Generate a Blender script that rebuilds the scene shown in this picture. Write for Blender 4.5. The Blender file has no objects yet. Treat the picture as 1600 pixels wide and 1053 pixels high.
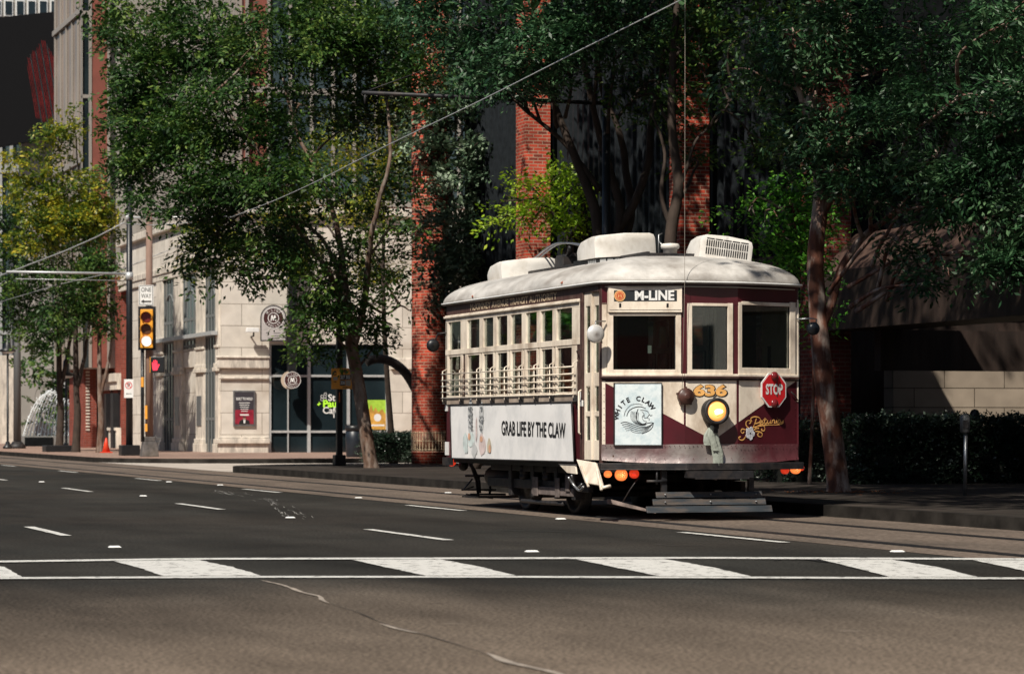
import bpy, math, random
import numpy as np
from math import sin, cos, pi, radians as R
# ---------------------------------------------------------------- camera, sky, sun
# World axes follow the street: x = across the street (away from the camera), y = along it.
F, H = 4300.0, 1.1
TH = math.atan(1420 / F); S_, C_ = sin(TH), cos(TH)
sc = bpy.context.scene
C = sc.collection
cd = bpy.data.cameras.new("camera"); cam = bpy.data.objects.new("camera", cd); C.objects.link(cam)
cam.location = (0, 0, H); cam.rotation_euler = (pi / 2, 0, -TH)
cd.sensor_width = 36; cd.lens = F / 1600 * 36; cd.shift_y = 138.5 / 1600; cd.clip_end = 2000
cd.dof.use_dof = True; cd.dof.focus_distance = 33; cd.dof.aperture_fstop = 4.5
sc.camera = cam
SUN = (-.52, -.52, .80)
w = bpy.data.worlds.new("World"); sc.world = w; w.use_nodes = True
nt = w.node_tree; bg = nt.nodes["Background"]
sk = nt.nodes.new("ShaderNodeTexSky"); sk.sky_type = 'NISHITA'; sk.sun_disc = False
sl = math.sqrt(sum(v * v for v in SUN))
sk.sun_elevation = math.asin(SUN[2] / sl); sk.sun_rotation = math.atan2(SUN[0], SUN[1])
nt.links.new(sk.outputs[0], bg.inputs[0]); bg.inputs[1].default_value = .062
ld = bpy.data.lights.new("sun", 'SUN'); ld.energy = 5.0; ld.angle = R(.8); ld.color = (1, .93, .82)
sun = bpy.data.objects.new("sun", ld); C.objects.link(sun)
from mathutils import Vector, Matrix, noise as mnoise
sun.rotation_euler = Vector(SUN).to_track_quat('Z', 'Y').to_euler()
sc.view_settings.view_transform = 'Standard'; sc.view_settings.look = 'None'
sc.view_settings.gamma = 1; sc.view_settings.exposure = .1

# ---------------------------------------------------------------- measuring helpers (pixel of the 1600 px photo -> street point)
def t_at(o, x):
    r = (x - 800) / F; return o * (C_ - r * S_) / (S_ + r * C_)
def o_at(t, x):
    r = (x - 800) / F; return t * (S_ + r * C_) / (C_ - r * S_)
def z_at(o, t, y): return H + (665 - y) * (o * S_ + t * C_) / F
def gp(x, y):
    Y = F * H / (y - 665); X = (x - 800) / F * Y; return (X * C_ + Y * S_, -X * S_ + Y * C_)
def deep(x, y, Y):
    X = (x - 800) / F * Y; return Vector((X * C_ + Y * S_, -X * S_ + Y * C_, H + (665 - y) * Y / F))
def on_o(o, x, y): t = t_at(o, x); return (o, t, z_at(o, t, y))
def on_t(t, x, y): o = o_at(t, x); return (o, t, z_at(o, t, y))

# ---------------------------------------------------------------- mesh helpers
class MB:
    def __init__(s): s.v = []; s.f = []; s.m = []; s.uv = {}; s.sm = []
    def add(s, vs, fs, m=0, smooth=False, uvs=None):
        n = len(s.v); s.v += [tuple(p) for p in vs]
        for i, f in enumerate(fs):
            if uvs: s.uv[len(s.f)] = uvs[i]
            s.f.append([n + k for k in f]); s.m.append(m); s.sm.append(smooth)
        return s
    def box(s, x0, x1, y0, y1, z0, z1, m=0):
        if x0 > x1: x0, x1 = x1, x0
        if y0 > y1: y0, y1 = y1, y0
        if z0 > z1: z0, z1 = z1, z0
        vs = [(x0, y0, z0), (x1, y0, z0), (x1, y1, z0), (x0, y1, z0), (x0, y0, z1), (x1, y0, z1), (x1, y1, z1), (x0, y1, z1)]
        return s.add(vs, [(0, 3, 2, 1), (4, 5, 6, 7), (0, 1, 5, 4), (1, 2, 6, 5), (2, 3, 7, 6), (3, 0, 4, 7)], m)
    def hexa(s, a, b, m=0):            # a, b: two matching quads
        vs = list(a) + list(b)
        return s.add(vs, [(3, 2, 1, 0), (4, 5, 6, 7), (0, 1, 5, 4), (1, 2, 6, 5), (2, 3, 7, 6), (3, 0, 4, 7)], m)
    def prism(s, pts, z0, z1, m=0, top=True):
        n = len(pts); vs = [(p[0], p[1], z0) for p in pts] + [(p[0], p[1], z1) for p in pts]
        fs = [(i, (i + 1) % n, n + (i + 1) % n, n + i) for i in range(n)] + [tuple(range(n - 1, -1, -1)), tuple(range(n, 2 * n))]
        return s.add(vs, fs, m)
    def plate(s, o, r, u, pts, th, m=0):   # polygon pts (i,j) in plane o + i*r + j*u, thickness along r x u
        o, r, u = Vector(o), Vector(r), Vector(u); nn = r.cross(u).normalized() * th; n = len(pts)
        a = [o + r * p[0] + u * p[1] for p in pts]; b = [p + nn for p in a]
        fs = [(i, (i + 1) % n, n + (i + 1) % n, n + i) for i in range(n)] + [tuple(range(n - 1, -1, -1)), tuple(range(n, 2 * n))]
        return s.add(a + b, fs, m)
    def tube(s, pts, r, k=8, m=0, closed=False, cap=True):
        pts = [Vector(p) for p in pts]; n = len(pts); rs = r if isinstance(r, (list, tuple)) else [r] * n
        vs = []; uvs = []; ref = None
        for i in range(n):
            d = (pts[min(i + 1, n - 1)] - pts[max(i - 1, 0)])
            if closed: d = pts[(i + 1) % n] - pts[i - 1]
            d.normalize()
            if ref is None: ref = Vector((0, 0, 1)) if abs(d.z) < .9 else Vector((1, 0, 0))
            a = d.cross(ref)
            if a.length < 1e-4: a = d.orthogonal()
            a.normalize(); b = a.cross(d).normalized(); ref = b
            for j in range(k):
                an = 2 * pi * j / k; vs.append(pts[i] + (a * cos(an) + b * sin(an)) * rs[i])
        fs = []
        for i in range(n if closed else n - 1):
            for j in range(k):
                i2 = (i + 1) % n; fs.append((i * k + j, i * k + (j + 1) % k, i2 * k + (j + 1) % k, i2 * k + j))
        if cap and not closed: fs += [tuple(range(k - 1, -1, -1)), tuple((n - 1) * k + j for j in range(k))]
        return s.add(vs, fs, m, True)
    def cyl(s, p, q, r, k=12, m=0): return s.tube([p, q], r, k, m)
    def lathe(s, c, prof, k=24, axis='z', m=0, smooth=True):   # prof: (radius, height)
        vs = []; fs = []; uvs = []
        for r, h in prof:
            for j in range(k):
                a = 2 * pi * j / k; x, y = r * cos(a), r * sin(a)
                if axis == 'z': vs.append((c[0] + x, c[1] + y, c[2] + h))
                elif axis == 'y': vs.append((c[0] + x, c[1] + h, c[2] + y))
                else: vs.append((c[0] + h, c[1] + x, c[2] + y))
        R0 = max(p[0] for p in prof)
        for i in range(len(prof) - 1):
            for j in range(k):
                fs.append((i * k + j, i * k + (j + 1) % k, (i + 1) * k + (j + 1) % k, (i + 1) * k + j))
                u0, u1 = 2 * pi * j / k * R0, 2 * pi * (j + 1) / k * R0
                uvs.append([(u0, c[2] + prof[i][1]), (u1, c[2] + prof[i][1]), (u1, c[2] + prof[i + 1][1]), (u0, c[2] + prof[i + 1][1])])
        n = len(prof)
        fs += [tuple(range(k - 1, -1, -1)), tuple((n - 1) * k + j for j in range(k))]
        uvs += [[(0, 0)] * k, [(0, 0)] * k]
        return s.add(vs, fs, m, smooth, uvs)
    def ell(s, c, r, k=16, l=10, m=0):
        vs = []; fs = []
        for i in range(l + 1):
            ph = pi * i / l
            for j in range(k):
                a = 2 * pi * j / k; vs.append((c[0] + r[0] * sin(ph) * cos(a), c[1] + r[1] * sin(ph) * sin(a), c[2] + r[2] * cos(ph)))
        for i in range(l):
            for j in range(k): fs.append((i * k + j, (i + 1) * k + j, (i + 1) * k + (j + 1) % k, i * k + (j + 1) % k))
        return s.add(vs, fs, m, True)
    def mesh(s, name):
        me = bpy.data.meshes.new(name); me.from_pydata(s.v, [], s.f)
        me.polygons.foreach_set("material_index", s.m); me.polygons.foreach_set("use_smooth", s.sm)
        uvl = me.uv_layers.new(name="uv"); data = np.zeros((len(me.loops), 2), np.float32)
        for i, p in enumerate(me.polygons):
            if i in s.uv:
                for k, q in zip(p.loop_indices, s.uv[i]): data[k] = q
                continue
            nn = p.normal; ax = max(range(3), key=lambda a: abs(nn[a]))
            for k in p.loop_indices:
                co = me.vertices[me.loops[k].vertex_index].co
                data[k] = (co.x, co.y) if ax == 2 else ((co.y, co.z) if ax == 0 else (co.x, co.z))
        uvl.data.foreach_set("uv", data.ravel())
        return me
def O(name, mb, mats, parent=None, loc=None, bevel=0):
    me = mb.mesh(name) if isinstance(mb, MB) else mb
    o = bpy.data.objects.new(name, me); C.objects.link(o)
    for mt in (mats if isinstance(mats, (list, tuple)) else [mats]): me.materials.append(mt)
    if parent: o.parent = parent
    if loc is not None: o.location = loc
    if bevel:
        b = o.modifiers.new("bevel", 'BEVEL'); b.width = bevel; b.segments = 2; b.limit_method = 'ANGLE'
    return o
def tag(o, label, cat, group=None):
    o['label'] = label; o['category'] = cat
    if group: o['group'] = group
    return o
def thing(name, label, cat, loc=(0, 0, 0), group=None, rz=0):
    o = bpy.data.objects.new(name, None); C.objects.link(o); o.location = loc; o.rotation_euler = (0, 0, rz); o.empty_display_size = .2
    return tag(o, label, cat, group)
def struct(name, mb, mats, parent=None):
    o = O(name, mb, mats, parent)
    if not parent: o['kind'] = 'structure'
    return o
def dup(root, loc, label, rz=None):
    r = root.copy(); C.objects.link(r); r.location = loc; r['label'] = label
    if rz is not None: r.rotation_euler = (0, 0, rz)
    for ch in root.children:
        c = ch.copy(); C.objects.link(c); c.parent = r
        for g in ch.children:
            d = g.copy(); C.objects.link(d); d.parent = c
    return r
_fc = {}
def text(mb, s, o, r, u, size, sx=1.0, bold=.0, m=0, align='CENTER', th=.002, fit=None, shear=0):
    """flat lettering: string s centred at o, running along r, up along u"""
    key = (s, bold, align, shear)
    if key not in _fc:
        cu = bpy.data.curves.new("t", 'FONT'); cu.body = s; cu.size = 1; cu.align_x = align; cu.align_y = 'CENTER'; cu.offset = bold; cu.resolution_u = 3; cu.shear = shear
        ob = bpy.data.objects.new("t", cu); me = bpy.data.meshes.new_from_object(ob)
        _fc[key] = ([tuple(v.co) for v in me.vertices], [tuple(p.vertices) for p in me.polygons])
        bpy.data.objects.remove(ob); bpy.data.curves.remove(cu); bpy.data.meshes.remove(me)
    vs, fs = _fc[key]
    if not vs: return
    xs = [v[0] for v in vs]; wd = max(xs) - min(xs)
    if fit: sx = fit / (wd * size)
    o, r, u = Vector(o), Vector(r).normalized(), Vector(u).normalized(); n = r.cross(u) * th
    mb.add([o + r * (v[0] * size * sx) + u * (v[1] * size) + n for v in vs], fs, m)
def arctext(mb, s, o, r, u, rad, size, a0, a1, top=True, sx=1, bold=.02, m=0, th=.003):
    o, r, u = Vector(o), Vector(r).normalized(), Vector(u).normalized(); n = len(s)
    for i, ch in enumerate(s):
        a = R(a0 + (a1 - a0) * i / max(1, n - 1)); p = o + r * (cos(a) * rad) + u * (sin(a) * rad)
        if top: rr = r * sin(a) - u * cos(a); uu = r * cos(a) + u * sin(a)
        else: rr = -r * sin(a) + u * cos(a); uu = -r * cos(a) - u * sin(a)
        if ch != ' ': text(mb, ch, p, rr, uu, size, sx, bold, m, th=th)
def circ(r, k=24, cx=0, cy=0, a0=0, a1=2 * pi, end=False):
    n = k + (1 if end else 0); return [(cx + r * cos(a0 + (a1 - a0) * i / k), cy + r * sin(a0 + (a1 - a0) * i / k)) for i in range(n)]
def ring(mb, o, r, u, r0, r1, th, m=0, k=28, cx=0, cy=0):
    o, r, u = Vector(o), Vector(r), Vector(u); nn = r.cross(u).normalized() * th; vs = []
    for rr in (r0, r1):
        for p in circ(rr, k, cx, cy): vs.append(o + r * p[0] + u * p[1] + nn)
    mb.add(vs, [(i, (i + 1) % k, k + (i + 1) % k, k + i) for i in range(k)], m)
def stroke(mb, o, r, u, pts, wd, th, m=0):
    """flat pen stroke of width wd through 2D points"""
    o, r, u = Vector(o), Vector(r), Vector(u); nn = r.cross(u).normalized() * th; n = len(pts); L = []; 
    ws = wd if isinstance(wd, (list, tuple)) else [wd] * n
    for i in range(n):
        a = pts[max(i - 1, 0)]; b = pts[min(i + 1, n - 1)]; d = Vector((b[0] - a[0], b[1] - a[1]))
        if d.length < 1e-9: d = Vector((1, 0))
        d.normalize(); q = Vector((-d.y, d.x)) * ws[i] / 2
        for sg in (1, -1): L.append(o + r * (pts[i][0] + sg * q.x) + u * (pts[i][1] + sg * q.y) + nn)
    mb.add(L, [(2 * i, 2 * i + 1, 2 * i + 3, 2 * i + 2) for i in range(n - 1)], m)
def smooth(pts, k=6):
    out = []; n = len(pts)
    for i in range(n - 1):
        p0, p1, p2, p3 = [Vector(pts[max(0, min(n - 1, j))]) for j in (i - 1, i, i + 1, i + 2)]
        for s in range(k):
            t = s / k; out.append(tuple(.5 * ((2 * p1) + (p2 - p0) * t + (2 * p0 - 5 * p1 + 4 * p2 - p3) * t * t + (3 * p1 - p0 - 3 * p2 + p3) * t ** 3)))
    out.append(tuple(pts[-1])); return out

# ---------------------------------------------------------------- materials
def mat(name, col, rough=.6, metal=0, noise=0, nscale=8, dirt=None, dscale=1.5, damt=.5, bump=0, bscale=30, emit=None, estr=0, spec=.5, coat=0, stretch=None):
    m = bpy.data.materials.new(name); m.use_nodes = True; n = m.node_tree; b = n.nodes["Principled BSDF"]
    b.inputs["Base Color"].default_value = (*col, 1); b.inputs["Roughness"].default_value = rough; b.inputs["Metallic"].default_value = metal
    b.inputs["Specular IOR Level"].default_value = spec
    if coat: b.inputs["Coat Weight"].default_value = coat; b.inputs["Coat Roughness"].default_value = .15
    if emit: b.inputs["Emission Color"].default_value = (*emit, 1); b.inputs["Emission Strength"].default_value = estr
    tc = n.nodes.new("ShaderNodeTexCoord"); vec = tc.outputs["Object"]
    if stretch:
        mp = n.nodes.new("ShaderNodeMapping"); mp.inputs["Scale"].default_value = stretch; n.links.new(vec, mp.inputs[0]); vec = mp.outputs[0]
    last = None
    if noise:
        t = n.nodes.new("ShaderNodeTexNoise"); t.inputs["Scale"].default_value = nscale; t.inputs["Detail"].default_value = 6; n.links.new(vec, t.inputs[0])
        cr = n.nodes.new("ShaderNodeMapRange"); cr.inputs[1].default_value = .3; cr.inputs[2].default_value = .7; cr.inputs[3].default_value = 1 - noise; cr.inputs[4].default_value = 1 + noise
        n.links.new(t.outputs[0], cr.inputs[0])
        vm = n.nodes.new("ShaderNodeVectorMath"); vm.operation = 'SCALE'; vm.inputs[0].default_value = col; n.links.new(cr.outputs[0], vm.inputs[3]); last = vm.outputs[0]
    if dirt:
        t = n.nodes.new("ShaderNodeTexNoise"); t.inputs["Scale"].default_value = dscale; t.inputs["Detail"].default_value = 8; t.inputs["Roughness"].default_value = .65; n.links.new(vec, t.inputs[0])
        cr = n.nodes.new("ShaderNodeMapRange"); cr.inputs[1].default_value = .45; cr.inputs[2].default_value = .7; cr.inputs[3].default_value = 0; cr.inputs[4].default_value = damt
        n.links.new(t.outputs[0], cr.inputs[0])
        mx = n.nodes.new("ShaderNodeMix"); mx.data_type = 'RGBA'; n.links.new(cr.outputs[0], mx.inputs[0]); mx.inputs[7].default_value = (*dirt, 1)
        if last: n.links.new(last, mx.inputs[6])
        else: mx.inputs[6].default_value = (*col, 1)
        last = mx.outputs[2]
    if last: n.links.new(last, b.inputs["Base Color"])
    if bump:
        t = n.nodes.new("ShaderNodeTexNoise"); t.inputs["Scale"].default_value = bscale; t.inputs["Detail"].default_value = 5; n.links.new(vec, t.inputs[0])
        bp = n.nodes.new("ShaderNodeBump"); bp.inputs["Strength"].default_value = bump; bp.inputs["Distance"].default_value = .02; n.links.new(t.outputs[0], bp.inputs["Height"]); n.links.new(bp.outputs[0], b.inputs["Normal"])
    return m
def blockmat(name, c1, c2, mortar, bw, bh, ms, rough=.8, bias=0, noise=.25, dirt=None, off=.5, sq=1, shift=(0, 0)):
    m = bpy.data.materials.new(name); m.use_nodes = True; n = m.node_tree; b = n.nodes["Principled BSDF"]; b.inputs["Roughness"].default_value = rough; b.inputs["Specular IOR Level"].default_value = .2
    uv = n.nodes.new("ShaderNodeUVMap"); mp = n.nodes.new("ShaderNodeMapping"); mp.inputs["Location"].default_value = (shift[0], shift[1], 0); n.links.new(uv.outputs[0], mp.inputs[0])
    br = n.nodes.new("ShaderNodeTexBrick"); n.links.new(mp.outputs[0], br.inputs[0])
    for k, v in (("Color1", c1), ("Color2", c2), ("Mortar", mortar)): br.inputs[k].default_value = (*v, 1)
    br.inputs["Scale"].default_value = 1; br.inputs["Brick Width"].default_value = bw; br.inputs["Row Height"].default_value = bh; br.inputs["Mortar Size"].default_value = ms; br.inputs["Mortar Smooth"].default_value = .2; br.inputs["Bias"].default_value = bias; br.offset = off
    tc = n.nodes.new("ShaderNodeTexCoord"); t = n.nodes.new("ShaderNodeTexNoise"); t.inputs["Scale"].default_value = 2.2; t.inputs["Detail"].default_value = 8; n.links.new(tc.outputs["Object"], t.inputs[0])
    cr = n.nodes.new("ShaderNodeMapRange"); cr.inputs[1].default_value = .3; cr.inputs[2].default_value = .7; cr.inputs[3].default_value = 1 - noise; cr.inputs[4].default_value = 1 + noise; n.links.new(t.outputs[0], cr.inputs[0])
    vm = n.nodes.new("ShaderNodeVectorMath"); vm.operation = 'SCALE'; n.links.new(br.outputs[0], vm.inputs[0]); n.links.new(cr.outputs[0], vm.inputs[3]); last = vm.outputs[0]
    if dirt:
        t2 = n.nodes.new("ShaderNodeTexNoise"); t2.inputs["Scale"].default_value = .8; t2.inputs["Detail"].default_value = 9; n.links.new(tc.outputs["Object"], t2.inputs[0])
        c2_ = n.nodes.new("ShaderNodeMapRange"); c2_.inputs[1].default_value = .5; c2_.inputs[2].default_value = .75; c2_.inputs[4].default_value = .6; n.links.new(t2.outputs[0], c2_.inputs[0])
        mx = n.nodes.new("ShaderNodeMix"); mx.data_type = 'RGBA'; n.links.new(c2_.outputs[0], mx.inputs[0]); n.links.new(last, mx.inputs[6]); mx.inputs[7].default_value = (*dirt, 1); last = mx.outputs[2]
    n.links.new(last, b.inputs["Base Color"])
    bp = n.nodes.new("ShaderNodeBump"); bp.inputs["Strength"].default_value = .5; bp.inputs["Distance"].default_value = .01; bp.invert = True; n.links.new(br.outputs["Fac"], bp.inputs["Height"]); n.links.new(bp.outputs[0], b.inputs["Normal"])
    return m
def glassmat(name, tint=(.5, .6, .58), gloss=.12, rough=.02):
    m = bpy.data.materials.new(name); m.use_nodes = True; n = m.node_tree; n.nodes.remove(n.nodes["Principled BSDF"]); out = n.nodes["Material Output"]
    t = n.nodes.new("ShaderNodeBsdfTransparent"); t.inputs[0].default_value = (*tint, 1); g = n.nodes.new("ShaderNodeBsdfGlossy"); g.inputs["Roughness"].default_value = rough; g.inputs[0].default_value = (.9, .95, .95, 1)
    lw = n.nodes.new("ShaderNodeLayerWeight"); lw.inputs[0].default_value = .5; fr = n.nodes.new("ShaderNodeMath"); fr.operation = 'POWER'; fr.inputs[1].default_value = 4; n.links.new(lw.outputs["Facing"], fr.inputs[0]); ad = n.nodes.new("ShaderNodeMath"); ad.operation = 'ADD'; ad.inputs[1].default_value = gloss; n.links.new(fr.outputs[0], ad.inputs[0])
    mx = n.nodes.new("ShaderNodeMixShader"); n.links.new(ad.outputs[0], mx.inputs[0]); n.links.new(t.outputs[0], mx.inputs[1]); n.links.new(g.outputs[0], mx.inputs[2]); n.links.new(mx.outputs[0], out.inputs[0]); return m
def leafmat(name, cols, trans=.25, rough=.42, spec=.5):
    m = bpy.data.materials.new(name); m.use_nodes = True; n = m.node_tree; b = n.nodes["Principled BSDF"]; out = n.nodes["Material Output"]
    b.inputs["Roughness"].default_value = rough; b.inputs["Specular IOR Level"].default_value = spec
    ge = n.nodes.new("ShaderNodeNewGeometry"); tc = n.nodes.new("ShaderNodeTexCoord")
    t = n.nodes.new("ShaderNodeTexNoise"); t.inputs["Scale"].default_value = .9; t.inputs["Detail"].default_value = 3; n.links.new(tc.outputs["Object"], t.inputs[0])
    mr = n.nodes.new("ShaderNodeMapRange"); mr.inputs[1].default_value = .3; mr.inputs[2].default_value = .7; mr.inputs[3].default_value = -.3; mr.inputs[4].default_value = .5; n.links.new(t.outputs[0], mr.inputs[0])
    ad = n.nodes.new("ShaderNodeMath"); ad.operation = 'MULTIPLY_ADD'; ad.inputs[1].default_value = .75; n.links.new(ge.outputs["Random Per Island"], ad.inputs[0]); n.links.new(mr.outputs[0], ad.inputs[2])
    cr = n.nodes.new("ShaderNodeValToRGB"); n.links.new(ad.outputs[0], cr.inputs[0]); e = cr.color_ramp.elements
    e[0].color = (*cols[0], 1); e[0].position = .05; e[1].color = (*cols[-1], 1); e[1].position = 1
    for i, cc in enumerate(cols[1:-1]): q = e.new((i + 1) / (len(cols) - 1)); q.color = (*cc, 1)
    n.links.new(cr.outputs[0], b.inputs["Base Color"])
    tr = n.nodes.new("ShaderNodeBsdfTranslucent"); n.links.new(cr.outputs[0], tr.inputs[0]); mx = n.nodes.new("ShaderNodeMixShader"); mx.inputs[0].default_value = trans
    n.links.new(b.outputs[0], mx.inputs[1]); n.links.new(tr.outputs[0], mx.inputs[2]); n.links.new(mx.outputs[0], out.inputs[0]); return m

M = {}
M['black'] = mat("black_paint", (.012, .013, .015), .4, noise=.3)
M['iron'] = mat("dark_iron", (.025, .025, .028), .55, .3, noise=.4, nscale=12, dirt=(.09, .06, .04), damt=.4, dscale=6)
M['steel'] = mat("steel", (.35, .36, .37), .35, .8, noise=.2)
M['chrome'] = mat("chrome", (.75, .76, .78), .06, 1)
M['cream'] = mat("cream_paint", (.86, .76, .63), .45, noise=.07, nscale=5, dirt=(.38, .28, .20), damt=.8, dscale=3.5, bump=.1, bscale=20, stretch=(1, 1, .5))
M['maroon'] = mat("maroon_paint", (.078, .011, .017), .28, noise=.25, nscale=3, dirt=(.05, .012, .015), damt=.6, dscale=2, coat=.4)
M['brown'] = mat("aged_maroon_wood", (.060, .026, .022), .55, noise=.4, nscale=14, dirt=(.16, .11, .085), damt=.5, dscale=5, stretch=(1, 3, 1))
M['gold'] = mat("gold_leaf_paint", (.85, .45, .14), .45, 0, noise=.2)
M['oldgold'] = mat("worn_gold_paint", (.62, .48, .32), .6, noise=.5, nscale=20)
M['roof'] = mat("roof_canvas", (.52, .50, .47), .75, noise=.28, nscale=3.5, dirt=(.17, .14, .115), damt=.9, dscale=1.3, bump=.25, bscale=5, stretch=(1, .6, 1.5))
M['white'] = mat("white_plastic", (.78, .75, .70), .5, noise=.06, nscale=4, dirt=(.42, .37, .30), damt=.6, dscale=3.5, bump=.1, bscale=8)
M['panel'] = mat("vinyl_banner", (.84, .83, .82), .65, noise=.05, nscale=1.6, dirt=(.56, .57, .58), damt=.6, dscale=2.6, spec=.25)
M['ice'] = mat("frosted_poster", (.74, .82, .84), .4, noise=.06, dirt=(.42, .56, .62), damt=.75, dscale=9)
M['ink'] = mat("black_ink", (.018, .018, .02), .5)
M['red'] = mat("red_paint", (.62, .02, .025), .35, noise=.08)
M['signwhite'] = mat("sign_white", (.82, .82, .80), .4, noise=.04, dirt=(.55, .53, .5), damt=.3, dscale=6)
M['lens_red'] = mat("red_lens", (.5, .02, .01), .25, coat=.5, emit=(1, .06, .02), estr=.55)
M['lens_amber'] = mat("amber_lens", (.8, .16, .03), .3, coat=.5, emit=(1, .22, .05), estr=1.2)
M['ledhot'] = mat("led_dots", (1, .7, .4), .3, emit=(1, .62, .25), estr=2.6)
M['darklens'] = mat("unlit_red_lens", (.16, .012, .014), .2, coat=.5)
M['headlamp'] = mat("headlamp_glow", (1, .6, .2), .3, emit=(1, .36, .07), estr=.95)
M['headhot'] = mat("headlamp_filament", (1, .9, .6), .3, emit=(1, .85, .5), estr=4)
M['ribbon'] = mat("grey_green_ribbon", (.33, .36, .31), .7, noise=.2, bump=.3)
M['worn'] = mat("worn_bare_metal", (.40, .35, .33), .42, .45, noise=.25, nscale=4, dirt=(.16, .03, .045), damt=1, dscale=1.3, bump=.6, bscale=7)
M['bluegrey'] = mat("blue_grey_plank", (.028, .036, .044), .6, noise=.35, nscale=7, dirt=(.22, .15, .10), damt=.5, dscale=6, stretch=(.4, 1, 3))
M['interior'] = mat("interior_wood", (.10, .05, .03), .6, noise=.3)
M['ceil'] = mat("cabin_ceiling", (.45, .42, .36), .6)
M['seat'] = mat("orange_seat", (.62, .12, .03), .5, noise=.2)
M['tglass'] = glassmat("trolley_glass", (.66, .71, .68), .16)
M['bglass'] = mat("dark_building_glass", (.012, .020, .024), .06, noise=.5, nscale=.6, spec=.6)
M['bglass2'] = mat("blue_building_glass", (.05, .075, .085), .08, noise=.5, nscale=.4, spec=.7)
M['alu'] = mat("pale_aluminium", (.55, .56, .56), .4, .3, noise=.1)
M['frame_beige'] = mat('window_frame_beige', (.30, .27, .24), .5)
M['frame_grey'] = mat('window_frame_grey', (.16, .17, .17), .5)
M['asphalt'] = None
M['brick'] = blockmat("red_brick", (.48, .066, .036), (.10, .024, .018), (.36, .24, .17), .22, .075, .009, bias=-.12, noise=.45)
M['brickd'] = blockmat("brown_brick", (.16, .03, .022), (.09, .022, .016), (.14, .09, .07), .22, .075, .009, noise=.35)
M['brickfar'] = blockmat("red_brick_far", (.26, .06, .04), (.20, .045, .03), (.22, .12, .10), .3, .1, .01, noise=.15)
M['stone'] = blockmat("limestone_block", (.70, .645, .57), (.62, .57, .50), (.26, .22, .18), 1.5, .78, .012, noise=.10, dirt=(.40, .33, .26))
M['stone2'] = mat("limestone_trim", (.70, .63, .54), .75, noise=.15, nscale=3, dirt=(.20, .18, .16), damt=.75, dscale=2.2, stretch=(2, 2, .6))
M['ashlar'] = blockmat("right_stone", (.34, .28, .22), (.28, .23, .18), (.10, .08, .06), 1.25, .36, .010, noise=.15)
M['granite'] = mat("brown_granite", (.040, .027, .022), .6, spec=.25, noise=.35, nscale=5, dirt=(.02, .016, .014), damt=.8, dscale=1.5, stretch=(1.5, 1.5, .25))
M['darkwall'] = mat("dark_fin_metal", (.007, .008, .009), .8, 0, spec=.08, noise=.3)
M['fin'] = mat("grey_fin_metal", (.018, .022, .026), .7, 0, spec=.15, noise=.3)
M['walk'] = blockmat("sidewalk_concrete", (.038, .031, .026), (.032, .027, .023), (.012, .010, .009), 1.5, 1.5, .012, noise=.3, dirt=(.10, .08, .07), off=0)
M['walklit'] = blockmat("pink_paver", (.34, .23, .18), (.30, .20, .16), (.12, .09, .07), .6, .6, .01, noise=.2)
M['kerb'] = mat("kerb_concrete", (.020, .018, .016), .9, spec=.1, noise=.3, nscale=3, dirt=(.05, .045, .04), damt=.7)
M['conc'] = mat("pale_concrete_road", (.52, .46, .40), .8, noise=.15, nscale=1.5, dirt=(.2, .17, .14), damt=.5, dscale=.7)
M['bark'] = mat("mottled_bark", (.13, .075, .05), .85, noise=.4, nscale=9, dirt=(.34, .30, .26), damt=.8, dscale=5, bump=.8, bscale=16, stretch=(1, 1, .35))
M['barkred'] = mat("mottled_red_bark", (.12, .042, .024), .85, noise=.5, nscale=9, dirt=(.46, .41, .36), damt=.95, dscale=5, bump=.8, bscale=14, stretch=(1, 1, .3))
M['barkdark'] = mat("dark_bark", (.045, .030, .022), .85, noise=.4, nscale=8, bump=.7, bscale=14, stretch=(1, 1, .4))
M['wood_pole'] = mat("weathered_tan_pole", (.26, .16, .12), .8, noise=.3, nscale=6, dirt=(.10, .08, .07), damt=.6, stretch=(1, 1, .3))
M['yellow'] = mat("signal_yellow", (.80, .36, .03), .45, noise=.1)
M['orange'] = mat("orange_sign", (.85, .36, .04), .45, noise=.08)
M['poster'] = mat("dark_poster", (.05, .045, .055), .4)
M['posterred'] = mat("poster_red", (.28, .02, .04), .4, noise=.3)
M['green_p'] = mat("lime_poster", (.38, .62, .06), .5, noise=.15)
M['brown_p'] = mat("golden_poster", (.55, .30, .06), .5, noise=.4, nscale=5)
M['lime'] = mat("lime_letters", (.45, .85, .05), .5, emit=(.45, .9, .05), estr=.25)
M['water'] = mat("fountain_spray", (.85, .9, .92), .25, spec=.6)
M['basin'] = mat("fountain_basin_stone", (.22, .22, .21), .6, noise=.2)
M['cone'] = mat("orange_cone", (.75, .06, .02), .5)
M['redwall'] = mat("red_stucco", (.22, .065, .045), .8, noise=.15, nscale=2)
M['palewall'] = mat("pale_wall", (.34, .32, .29), .7, noise=.12, nscale=1)
M['led'] = mat("led_screen_black", (.004, .004, .005), .7, spec=.2)
M['ledred'] = mat("led_screen_red", (.22, .012, .012), .5, noise=.6, nscale=1.2, emit=(.5, .03, .02), estr=.12)
M['leafA'] = leafmat("leaf_deep_green", [(.010, .032, .007), (.026, .072, .014), (.060, .135, .024), (.18, .26, .05)], .28, .5, .4)
M['leafB'] = leafmat("leaf_cool_green", [(.007, .028, .010), (.018, .062, .022), (.042, .110, .042), (.11, .20, .09)], .2, .45, .45)
M['leafC'] = leafmat("leaf_lime", [(.08, .18, .010), (.20, .38, .02), (.36, .55, .03), (.55, .70, .05)], .45)
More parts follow.
